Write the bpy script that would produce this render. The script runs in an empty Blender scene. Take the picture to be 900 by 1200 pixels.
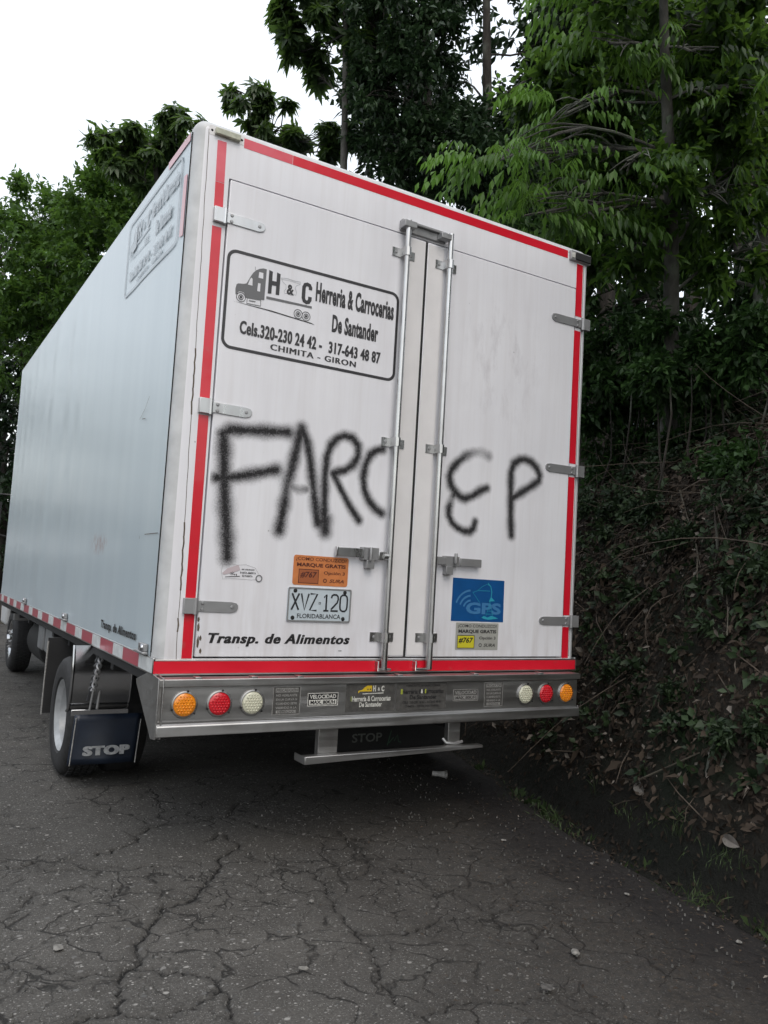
import bpy, bmesh, math, random
import numpy as np
from mathutils import Vector, Matrix
random.seed(7)
rng = np.random.default_rng(11)
S = bpy.context.scene
COL = S.collection

# ------------------------------------------------------------------ camera
CAM = np.array([-0.970, -3.417, 1.2437]); YAW, PITCH, ROLL, FPX = 0.53879, 0.08054, 0.05832, 948.3
_c, _s = math.cos(YAW), math.sin(YAW)
FWD = np.array([_s*math.cos(PITCH), _c*math.cos(PITCH), math.sin(PITCH)])
_r0 = np.array([_c, -_s, 0.0]); _u0 = np.cross(_r0, FWD)
RGT = _r0*math.cos(ROLL) + _u0*math.sin(ROLL)
UPV = -_r0*math.sin(ROLL) + _u0*math.cos(ROLL)
cd = bpy.data.cameras.new('camera'); cam = bpy.data.objects.new('camera', cd); COL.objects.link(cam)
cd.sensor_fit = 'HORIZONTAL'; cd.sensor_width = 36.0; cd.lens = FPX/900*36.0
cd.clip_start = 0.05; cd.clip_end = 2000
m = Matrix.Identity(4)
for i in range(3):
    m[i][0] = RGT[i]; m[i][1] = UPV[i]; m[i][2] = -FWD[i]; m[i][3] = CAM[i]
cam.matrix_world = m
S.camera = cam
S.render.resolution_x = 768; S.render.resolution_y = 1024

def at(px, py, t):
    """a point t metres from where the photographer stood, towards photo pixel px, py"""
    d = FWD + RGT*(px-450)/FPX - UPV*(py-600)/FPX
    return CAM + d/np.linalg.norm(d)*t

# ------------------------------------------------------------------ sky and sun (bright overcast, sun low behind the trees)
SUN_EL, SUN_AZ = math.radians(52), math.radians(-168)      # azimuth from +Y: behind the photographer
w = bpy.data.worlds.new('World'); S.world = w; w.use_nodes = True
nt = w.node_tree; nt.nodes.clear()
sky = nt.nodes.new('ShaderNodeTexSky'); sky.sky_type = 'NISHITA'; sky.sun_disc = False
sky.sun_elevation = SUN_EL; sky.sun_rotation = SUN_AZ; sky.air_density = 1.6; sky.dust_density = 3.0
bg1 = nt.nodes.new('ShaderNodeBackground'); bg1.inputs[1].default_value = 0.06
nt.links.new(sky.outputs[0], bg1.inputs[0])
bg2 = nt.nodes.new('ShaderNodeBackground'); bg2.inputs[0].default_value = (0.945, 0.97, 1.0, 1); bg2.inputs[1].default_value = 1.03
add = nt.nodes.new('ShaderNodeAddShader'); wo = nt.nodes.new('ShaderNodeOutputWorld')
nt.links.new(bg1.outputs[0], add.inputs[0]); nt.links.new(bg2.outputs[0], add.inputs[1]); nt.links.new(add.outputs[0], wo.inputs[0])
sd = bpy.data.lights.new('sun', 'SUN'); sd.energy = 0.75; sd.angle = math.radians(35); sd.color = (1.0, 0.95, 0.88)
sun = bpy.data.objects.new('sun', sd); COL.objects.link(sun)
sdir = Vector((math.sin(SUN_AZ)*math.cos(SUN_EL), math.cos(SUN_AZ)*math.cos(SUN_EL), math.sin(SUN_EL)))
sun.rotation_euler = sdir.to_track_quat('Z', 'Y').to_euler(); sun.location = (-6, 8, 9)
S.view_settings.view_transform = 'Standard'; S.view_settings.look = 'None'
S.view_settings.exposure = 0.1; S.view_settings.gamma = 1.0
S.render.engine = 'CYCLES'

# ------------------------------------------------------------------ materials
def lin(r, g, b):
    f = lambda c: (c/255/12.92) if c/255 <= 0.04045 else ((c/255+0.055)/1.055)**2.4
    return (f(r), f(g), f(b), 1)
class N:
    """small node helper"""
    def __init__(s, name):
        s.mat = bpy.data.materials.new(name); s.mat.use_nodes = True; s.t = s.mat.node_tree
        s.t.nodes.clear(); s.out = s.t.nodes.new('ShaderNodeOutputMaterial')
        s.b = s.t.nodes.new('ShaderNodeBsdfPrincipled'); s.t.links.new(s.b.outputs[0], s.out.inputs[0])
    def n(s, typ, ins=None, **kw):
        nd = s.t.nodes.new('ShaderNode'+typ)
        for k, v in kw.items(): setattr(nd, k, v)
        for k, v in (ins or {}).items(): s.set(nd.inputs[k], v)
        return nd
    def set(s, sock, v):
        if isinstance(v, bpy.types.NodeSocket): s.t.links.new(v, sock)
        elif isinstance(v, bpy.types.Node): s.t.links.new(v.outputs[0], sock)
        else: sock.default_value = v
    def P(s, **kw):
        for k, v in kw.items(): s.set(s.b.inputs[k.replace('_', ' ')], v)
        return s
    def coord(s, scale=(1, 1, 1), kind='Object'):
        tc = s.n('TexCoord'); mp = s.n('Mapping', {'Vector': tc.outputs[kind], 'Scale': scale}); return mp.outputs[0]
    def noise(s, scale, detail=4, vec=None, rough=0.55, dist=0.0):
        nd = s.n('TexNoise', {'Scale': scale, 'Detail': detail, 'Roughness': rough, 'Distortion': dist})
        if vec is not None: s.set(nd.inputs['Vector'], vec)
        return nd.outputs[0]
    def ramp(s, fac, stops, mode='LINEAR'):
        nd = s.n('ValToRGB', {'Fac': fac}); cr = nd.color_ramp; cr.interpolation = mode
        while len(cr.elements) < len(stops): cr.elements.new(0.5)
        for e, (p, c) in zip(cr.elements, stops):
            e.position = p; e.color = c if len(c) == 4 else (*c, 1)
        return nd.outputs[0]
    def val(s, fac, lo, hi, a=0.0, b=1.0):
        nd = s.n('MapRange', {'Value': fac, 'From Min': lo, 'From Max': hi, 'To Min': a, 'To Max': b}); return nd.outputs[0]
    def mix(s, fac, a, b, mode='MIX'):
        nd = s.n('Mix', data_type='RGBA', blend_type=mode)
        s.set(nd.inputs[0], fac); s.set(nd.inputs[6], a); s.set(nd.inputs[7], b); return nd.outputs[2]
    def math(s, op, a, b=0.0, clamp=False):
        nd = s.n('Math', operation=op, use_clamp=clamp); s.set(nd.inputs[0], a); s.set(nd.inputs[1], b); return nd.outputs[0]
    def bump(s, h, strength=0.3, dist=0.01):
        nd = s.n('Bump', {'Height': h, 'Strength': strength, 'Distance': dist}); s.set(s.b.inputs['Normal'], nd.outputs[0]); return s
    def attr(s, name):
        return s.n('Attribute', attribute_name=name).outputs['Fac']

def simple(name, col, rough=0.5, metal=0.0, grain=0.0, gs=60, bump=0.0):
    k = N(name); c = col
    if grain:
        f = k.noise(gs, 4, k.coord())
        c = k.mix(k.val(f, 0.3, 0.7), tuple(x*(1-grain) for x in col[:3])+(1,), tuple(min(1, x*(1+grain)) for x in col[:3])+(1,))
        if bump: k.bump(f, bump, 0.005)
    k.P(Base_Color=c, Roughness=rough, Metallic=metal)
    return k.mat

def mat_paint_rear():
    k = N('white_rear_paint')
    v = k.coord((1, 1, 1)); vs = k.coord((14, 14, 0.9)); vf = k.coord((60, 60, 2.0))
    mott = k.val(k.noise(1.6, 5, v), 0.35, 0.7)
    streak = k.val(k.noise(1.0, 4, vs), 0.45, 0.75)
    fine = k.val(k.noise(1.0, 3, vf), 0.5, 0.8)
    c = k.mix(mott, (0.73, 0.725, 0.76, 1), (0.80, 0.795, 0.825, 1))
    c = k.mix(k.math('MULTIPLY', streak, 0.35), c, (0.60, 0.575, 0.59, 1))
    c = k.mix(k.math('MULTIPLY', fine, 0.12), c, (0.50, 0.45, 0.42, 1))
    # scuffs and specks
    sp = k.n('TexVoronoi', {'Vector': v, 'Scale': 9.0, 'Randomness': 1.0}).outputs[0]
    spn = k.noise(22, 3, v)
    spk = k.math('MULTIPLY', k.val(sp, 0.02, 0.05, 1, 0), k.val(spn, 0.52, 0.6))
    c = k.mix(k.math('MULTIPLY', spk, 0.55), c, (0.16, 0.14, 0.14, 1))
    # smudged scuff area (drips) on the right door
    vv = k.n('TexCoord').outputs['Object']; sx = k.n('SeparateXYZ', {'Vector': vv})
    sw = k.math('MULTIPLY', k.math('MULTIPLY', k.val(sx.outputs[0], 1.45, 1.65), k.val(sx.outputs[0], 2.1, 1.85)), k.math('MULTIPLY', k.val(sx.outputs[2], 2.0, 2.3), k.val(sx.outputs[2], 2.85, 2.6)))
    sn_ = k.val(k.noise(1.0, 6, k.coord((11, 11, 4)), 0.7), 0.50, 0.72)
    c = k.mix(k.math('MULTIPLY', k.math('MULTIPLY', sw, sn_), 0.5), c, (0.42, 0.39, 0.41, 1))
    # road grime rising from the bottom edge
    gz = k.val(sx.outputs[2], 0.86, 1.25, 1, 0)
    gn = k.val(k.noise(1.0, 5, k.coord((18, 18, 3))), 0.42, 0.8)
    c = k.mix(k.math('MULTIPLY', k.math('MULTIPLY', gz, gn), 0.55), c, (0.40, 0.35, 0.32, 1))
    # spray paint from the vertex mask, broken up at its edge by the droplets
    sv = k.attr('spray')
    dn = k.noise(170, 3, v); dn2 = k.noise(45, 2, v)
    m_ = k.math('ADD', sv, k.math('MULTIPLY', k.math('SUBTRACT', dn, 0.5), k.val(sv, 0.01, 0.25, 0.0, 0.5)))
    m_ = k.math('ADD', m_, k.math('MULTIPLY', k.math('SUBTRACT', dn2, 0.5), k.val(sv, 0.02, 0.35, 0.0, 0.14)))
    m_ = k.val(m_, 0.05, 0.94, 0.0, 0.985)
    c = k.mix(m_, c, (0.013, 0.012, 0.013, 1))
    k.P(Base_Color=c, Roughness=k.val(m_, 0, 1, 0.42, 0.8), Coat_Weight=k.val(m_, 0, 1, 0.15, 0.0), Specular_IOR_Level=k.val(m_, 0, 1, 0.5, 0.2))
    k.b.inputs['Coat Roughness'].default_value = 0.2
    k.bump(k.noise(3.0, 3, v), 0.12, 0.01)
    return k.mat

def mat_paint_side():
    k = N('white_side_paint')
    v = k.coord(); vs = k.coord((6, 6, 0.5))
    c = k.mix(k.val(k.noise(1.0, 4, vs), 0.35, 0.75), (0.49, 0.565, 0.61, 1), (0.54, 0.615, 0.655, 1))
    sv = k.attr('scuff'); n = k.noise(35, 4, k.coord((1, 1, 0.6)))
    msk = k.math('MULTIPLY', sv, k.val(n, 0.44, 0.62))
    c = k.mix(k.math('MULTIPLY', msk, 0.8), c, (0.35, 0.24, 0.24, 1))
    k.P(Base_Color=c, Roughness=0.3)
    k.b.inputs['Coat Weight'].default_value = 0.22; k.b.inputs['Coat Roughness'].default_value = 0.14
    return k.mat

def mat_metal(name, base=(0.55, 0.55, 0.56), r0=0.22, r1=0.5, stretch=(2, 2, 40), dirt=0.35, metal=1.0):
    k = N(name)
    n1 = k.noise(1.0, 4, k.coord(stretch)); n2 = k.noise(7, 5, k.coord())
    d = k.val(n2, 0.45, 0.75)
    c = k.mix(k.math('MULTIPLY', d, dirt), (*base, 1), (0.22, 0.20, 0.18, 1))
    k.P(Base_Color=c, Metallic=metal, Roughness=k.val(n1, 0.3, 0.7, r0, r1))
    k.bump(n2, 0.08, 0.004)
    return k.mat

def mat_red(name, c1, c2):
    k = N(name)
    f = k.val(k.noise(2.2, 4, k.coord((1, 1, 2))), 0.4, 0.65)
    # retroreflective honeycomb grain
    h = k.n('TexVoronoi', {'Vector': k.coord(), 'Scale': 160.0, 'Randomness': 0.1}).outputs[0]
    c = k.mix(f, c1, c2)
    c = k.mix(k.val(k.noise(14, 5, k.coord()), 0.6, 0.75, 0, 0.35), c, (0.25, 0.12, 0.10, 1))
    k.P(Base_Color=c, Roughness=0.28); k.bump(h, 0.12, 0.001)
    k.b.inputs['Coat Weight'].default_value = 0.3
    return k.mat

def mat_leaf(name, dark, light, trans=0.35, rough=0.45, brown=None):
    k = N(name)
    t = k.attr('tone')
    c = k.mix(t, dark, light)
    if brown: c = k.mix(k.val(t, 0.93, 0.95), c, brown)
    k.P(Base_Color=c, Roughness=rough)
    k.b.inputs['Specular IOR Level'].default_value = 0.35
    tr = k.n('BsdfTranslucent', {'Color': k.mix(0.5, c, (0.25, 0.45, 0.06, 1), 'MIX') if trans > 0.3 else c})
    mx = k.n('MixShader', {0: trans}); k.set(mx.inputs[1], k.b.outputs[0]); k.set(mx.inputs[2], tr.outputs[0])
    k.t.links.new(mx.outputs[0], k.out.inputs[0])
    return k.mat

def mat_bark(name, a, b):
    k = N(name)
    n1 = k.noise(1.0, 6, k.coord((9, 9, 2.0)), 0.7); n2 = k.noise(2.5, 3, k.coord())
    c = k.mix(k.val(n1, 0.35, 0.65), a, b); c = k.mix(k.val(n2, 0.5, 0.7), c, (0.16, 0.17, 0.14, 1))
    k.P(Base_Color=c, Roughness=0.9); k.bump(n1, 0.7, 0.03)
    return k.mat

def mat_road():
    k = N('cracked_asphalt')
    v = k.coord(kind='Object')
    wob = k.n('TexNoise', {'Vector': v, 'Scale': 5.0, 'Detail': 5.0})
    wv = k.n('VectorMath', {0: v, 1: k.n('VectorMath', {0: wob.outputs[1], 1: (0.28, 0.28, 0.0)}, operation='MULTIPLY').outputs[0]}, operation='ADD').outputs[0]
    big = k.val(k.noise(0.7, 5, v), 0.35, 0.68)
    mid = k.val(k.noise(4.0, 6, v, 0.65), 0.35, 0.7)
    fine = k.noise(120, 4, v, 0.7)
    c = k.mix(big, (0.072, 0.066, 0.058, 1), (0.132, 0.121, 0.107, 1))
    c = k.mix(k.math('MULTIPLY', mid, 0.5), c, (0.046, 0.041, 0.037, 1))
    c = k.mix(k.val(fine, 0.35, 0.7), k.mix(0.55, c, (0.012, 0.012, 0.012, 1)), k.mix(0.25, c, (0.17, 0.17, 0.165, 1)))
    stn = k.val(k.noise(1.7, 6, k.coord((1, .55, 1)), 0.6), 0.50, 0.66)
    c = k.mix(k.math('MULTIPLY', stn, 0.45), c, (0.030, 0.026, 0.022, 1))
    # exposed aggregate: two sizes of stone, only some cells show one
    hts = []
    for sc, lo, keep, br in ((150.0, 0.30, 0.52, 0.22), (70.0, 0.30, 0.76, 0.27), (30.0, 0.27, 0.90, 0.26)):
        vo = k.n('TexVoronoi', {'Vector': k.n('Mapping', {'Vector': v, 'Scale': (1.0, 1.25, 0.0)}).outputs[0], 'Scale': sc, 'Randomness': 1.0})
        cell = k.n('SeparateColor', {'Color': vo.outputs['Color']})
        on = k.math('MULTIPLY', k.val(vo.outputs['Distance'], lo*0.8, lo*1.25, 1, 0), k.math('GREATER_THAN', cell.outputs[0], keep))
        tone = k.mix(cell.outputs[1], (br*0.25, br*0.25, br*0.25, 1), (br*1.25, br*1.2, br*1.12, 1))
        c = k.mix(on, c, tone); hts.append(on)
    # fine alligator cracking in patches (material only; the large cracks are cut in the mesh)
    ve = k.n('TexVoronoi', {'Vector': wv, 'Scale': 4.2}, feature='DISTANCE_TO_EDGE').outputs[0]
    patch = k.val(k.noise(0.9, 3, v), 0.40, 0.52)
    hair = k.math('MULTIPLY', k.val(ve, 0.005, 0.030, 1, 0), patch)
    ve2 = k.n('TexVoronoi', {'Vector': wv, 'Scale': 11.0}, feature='DISTANCE_TO_EDGE').outputs[0]
    hair2 = k.math('MULTIPLY', k.val(ve2, 0.006, 0.04, 1, 0), k.val(k.noise(1.3, 3, v), 0.50, 0.57))
    hair = k.math('MULTIPLY', k.math('MAXIMUM', hair, hair2), k.val(k.noise(7, 3, v), 0.40, 0.52))
    c = k.mix(k.math('MULTIPLY', hair, 0.85), c, (0.012, 0.011, 0.010, 1))
    cr = k.attr('crack')                      # metres to the nearest traced crack, minus its half width
    cn = k.math('ADD', cr, k.math('MULTIPLY', k.math('SUBTRACT', k.noise(55, 5, v, 0.75), 0.5), 0.022))
    cm = k.val(cn, -0.001, 0.0035, 1, 0)
    rim = k.val(cn, 0.0, 0.035, 1, 0)
    c = k.mix(k.math('MULTIPLY', rim, 0.3), c, (0.028, 0.027, 0.025, 1))
    c = k.mix(cm, c, (0.010, 0.0095, 0.009, 1))
    # earth and leaf dirt on the ditch side, spread wide to paint in shade
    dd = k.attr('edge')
    dirt_shade = k.val(k.math('ADD', dd, k.math('MULTIPLY', k.math('SUBTRACT', k.noise(3.5, 5, v), 0.5), 1.1)), 0.25, 1.9, 1, 0)
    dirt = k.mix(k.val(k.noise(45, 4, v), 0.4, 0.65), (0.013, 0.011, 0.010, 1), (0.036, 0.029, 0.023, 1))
    c = k.mix(k.math('MULTIPLY', dirt_shade, 0.82), c, dirt)
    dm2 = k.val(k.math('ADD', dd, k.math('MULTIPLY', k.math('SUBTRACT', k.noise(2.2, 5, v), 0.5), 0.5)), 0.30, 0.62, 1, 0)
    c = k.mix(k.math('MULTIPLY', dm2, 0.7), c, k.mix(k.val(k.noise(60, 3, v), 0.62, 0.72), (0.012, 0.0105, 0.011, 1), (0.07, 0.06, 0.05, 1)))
    k.P(Base_Color=c, Roughness=k.val(mid, 0, 1, 0.72, 0.9))
    k.b.inputs['Specular IOR Level'].default_value = 0.3
    h = k.math('ADD', k.math('MULTIPLY', fine, 0.5), k.math('MULTIPLY', k.math('ADD', hts[0], k.math('MULTIPLY', hts[1], 1.5)), 0.35))
    h = k.math('SUBTRACT', h, k.math('MULTIPLY', k.math('MAXIMUM', cm, hair), 2.0))
    k.bump(h, 0.55, 0.006)
    return k.mat

def mat_soil():
    k = N('bank_soil')
    v = k.coord()
    n = k.noise(2.0, 8, v, 0.7); f = k.noise(28, 6, v, 0.7)
    c = k.mix(k.val(n, 0.35, 0.65), (0.014, 0.010, 0.007, 1), (0.040, 0.029, 0.020, 1))
    c = k.mix(k.val(f, 0.4, 0.65), c, (0.045, 0.040, 0.031, 1))
    c = k.mix(k.val(k.noise(1.1, 4, v), 0.52, 0.62), c, (0.014, 0.022, 0.009, 1))
    c = k.mix(k.math('MULTIPLY', k.attr('damp'), 0.85), c, (0.006, 0.007, 0.005, 1))
    k.P(Base_Color=c, Roughness=0.95); k.bump(f, 1.0, 0.04)
    return k.mat

M = {}
M['rear'] = mat_paint_rear(); M['side'] = mat_paint_side()
M['post'] = simple('scuffed_post_paint', (0.54, 0.545, 0.55, 1), 0.4, 0, 0.13, 9, 0.05)
M['inox'] = mat_metal('brushed_stainless', (0.44, 0.435, 0.43), 0.30, 0.5, (2, 40, 40), 0.45, 0.97)
M['galv'] = mat_metal('galvanised_steel', (0.54, 0.54, 0.54), 0.22, 0.40, (30, 30, 3), 0.35)
M['chrome'] = mat_metal('polished_steel', (0.50, 0.51, 0.53), 0.10, 0.22, (8, 8, 8), 0.15)
M['hinge_dark'] = mat_metal('dull_hinge_steel', (0.34, 0.34, 0.345), 0.30, 0.5, (20, 20, 20), 0.3, 0.55)
M['red'] = mat_red('red_tape', (0.60, 0.009, 0.024, 1), (0.66, 0.014, 0.032, 1))
M['redfade'] = mat_red('faded_red_tape', (0.66, 0.07, 0.10, 1), (0.72, 0.12, 0.15, 1))
M['redside'] = mat_red('dull_red_tape', (0.46, 0.06, 0.09, 1), (0.40, 0.07, 0.10, 1))
M['redpale'] = mat_red('sun_bleached_tape', (0.62, 0.30, 0.33, 1), (0.60, 0.20, 0.24, 1))
M['whitetape'] = simple('white_tape', (0.62, 0.64, 0.64, 1), 0.35, 0, 0.15, 25)
M['black'] = simple('black_vinyl', (0.018, 0.017, 0.018, 1), 0.4)
M['ink'] = simple('charcoal_vinyl', (0.035, 0.033, 0.036, 1), 0.42, 0, 0.15, 40)
M['grey'] = simple('grey_vinyl', (0.14, 0.14, 0.145, 1), 0.45)
M['lgrey'] = simple('light_grey_vinyl', (0.33, 0.345, 0.36, 1), 0.4)
M['faint'] = simple('faded_grey_vinyl', (0.33, 0.37, 0.40, 1), 0.25)
M['gasket'] = simple('gasket_rubber', (0.012, 0.012, 0.012, 1), 0.8)
M['stick_or'] = simple('orange_sticker', (0.56, 0.19, 0.06, 1), 0.45, 0, 0.12, 20)
M['stick_ord'] = simple('dark_orange_print', (0.34, 0.10, 0.035, 1), 0.5)
M['stick_ink'] = simple('brown_print', (0.09, 0.02, 0.012, 1), 0.5)
M['plate'] = simple('plate_white', (0.50, 0.56, 0.60, 1), 0.35, 0, 0.06, 30)
M['plate_ink'] = simple('plate_black', (0.02, 0.021, 0.024, 1), 0.4)
M['blue'] = simple('blue_sticker', (0.006, 0.075, 0.24, 1), 0.35, 0, 0.1, 12)
M['blue2'] = simple('pale_blue_print', (0.05, 0.18, 0.38, 1), 0.4)
M['cyan'] = simple('cyan_print', (0.03, 0.30, 0.42, 1), 0.4)
M['stick_gr'] = simple('silver_sticker', (0.34, 0.34, 0.31, 1), 0.4, 0, 0.08, 20)
M['yellow'] = simple('yellow_print', (0.58, 0.52, 0.03, 1), 0.45)
M['yel2'] = simple('gold_print', (0.62, 0.42, 0.02, 1), 0.45)
M['print_w'] = simple('worn_white_print', (0.55, 0.54, 0.50, 1), 0.5, 0, 0.25, 60)
M['print_g'] = simple('worn_grey_print', (0.25, 0.245, 0.235, 1), 0.5, 0, 0.35, 90)
M['stick_dk'] = simple('worn_dark_sticker', (0.065, 0.062, 0.058, 1), 0.55, 0, 0.3, 50)
M['tyre'] = simple('tyre_rubber', (0.022, 0.022, 0.023, 1), 0.75, 0, 0.35, 30, 0.3)
M['rim'] = simple('silver_rim_paint', (0.40, 0.41, 0.42, 1), 0.4, 0.3, 0.2, 14)
M['chassis'] = simple('chassis_black', (0.012, 0.012, 0.013, 1), 0.7, 0, 0.3, 20)
M['tankgrey'] = simple('grey_painted_steel', (0.16, 0.165, 0.17, 1), 0.5, 0, 0.2, 8)
M['flap'] = simple('navy_rubber_flap', (0.010, 0.016, 0.030, 1), 0.38, 0, 0.25, 9)
M['flapk'] = simple('black_rubber_flap', (0.014, 0.014, 0.015, 1), 0.6, 0, 0.25, 9)
M['stopw'] = simple('worn_stop_print', (0.30, 0.31, 0.32, 1), 0.55, 0, 0.3, 70)
M['cab'] = simple('cab_paint', (0.62, 0.63, 0.64, 1), 0.3)
M['trimglass'] = simple('dark_cab_glass', (0.02, 0.025, 0.03, 1), 0.05)
M['cream'] = simple('cream_trim_paint', (0.72, 0.70, 0.70, 1), 0.45, 0, 0.05, 6)
M['markl'] = simple('dirty_marker_lens', (0.42, 0.42, 0.33, 1), 0.3, 0, 0.25, 40)
M['rust'] = simple('chipped_edge', (0.10, 0.075, 0.055, 1), 0.8, 0, 0.4, 40)

def lens(name, c, c2):
    k = N(name)
    vo = k.n('TexVoronoi', {'Vector': k.coord(), 'Scale': 1.0}).outputs[0]
    k.P(Base_Color=k.mix(k.val(k.noise(60, 2, k.coord()), 0.3, 0.7), c, c2), Roughness=0.15)
    k.b.inputs['Coat Weight'].default_value = 0.6; k.b.inputs['Coat Roughness'].default_value = 0.05
    return k.mat
M['amber'] = lens('amber_lens', (0.72, 0.20, 0.008, 1), (0.85, 0.30, 0.02, 1))
M['redl'] = lens('red_lens', (0.50, 0.010, 0.020, 1), (0.62, 0.02, 0.03, 1))
M['clear'] = lens('clear_lens', (0.52, 0.52, 0.40, 1), (0.62, 0.60, 0.47, 1))

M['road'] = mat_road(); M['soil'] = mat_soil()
M['bark1'] = mat_bark('grey_bark', (0.035, 0.032, 0.028, 1), (0.10, 0.095, 0.085, 1))
M['bark2'] = mat_bark('dark_bark', (0.020, 0.017, 0.014, 1), (0.060, 0.050, 0.042, 1))
M['leafL'] = mat_leaf('mid_green_leaf', (0.018, 0.046, 0.012, 1), (0.080, 0.160, 0.035, 1), 0.35)
M['leafD'] = mat_leaf('dark_leaf', (0.014, 0.030, 0.013, 1), (0.040, 0.075, 0.028, 1), 0.22, 0.35)
M['leafB'] = mat_leaf('bright_drooping_leaf', (0.010, 0.024, 0.008, 1), (0.105, 0.215, 0.035, 1), 0.38, 0.45)
M['leafR'] = mat_leaf('rosette_leaf', (0.024, 0.045, 0.020, 1), (0.075, 0.115, 0.050, 1), 0.35, 0.35)
M['leafS'] = mat_leaf('undergrowth_leaf', (0.018, 0.040, 0.014, 1), (0.055, 0.120, 0.028, 1), 0.3, 0.5)
M['leafG'] = mat_leaf('bank_plant_leaf', (0.020, 0.036, 0.018, 1), (0.050, 0.082, 0.034, 1), 0.2, 0.5)
M['litter'] = mat_leaf('dead_leaf', (0.022, 0.015, 0.010, 1), (0.095, 0.070, 0.050, 1), 0.10, 0.75, (0.24, 0.21, 0.18, 1))
M['twig'] = simple('dry_twig', (0.085, 0.066, 0.050, 1), 0.85, 0, 0.5, 12)
M['vine'] = simple('grey_vine', (0.105, 0.092, 0.070, 1), 0.8, 0, 0.35, 12)
M['grass'] = mat_leaf('grass_blade', (0.02, 0.036, 0.013, 1), (0.065, 0.098, 0.036, 1), 0.22, 0.55)
M['stone'] = simple('pale_stone', (0.19, 0.18, 0.165, 1), 0.85, 0, 0.45, 50, 0.5)
M['grit'] = simple('grey_grit', (0.095, 0.092, 0.085, 1), 0.85, 0, 0.6, 3)
M['lump'] = simple('asphalt_lump', (0.075, 0.07, 0.065, 1), 0.9, 0, 0.5, 60, 0.5)
M['paper'] = simple('crumpled_paper', (0.42, 0.41, 0.40, 1), 0.6, 0, 0.2, 40)

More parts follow.
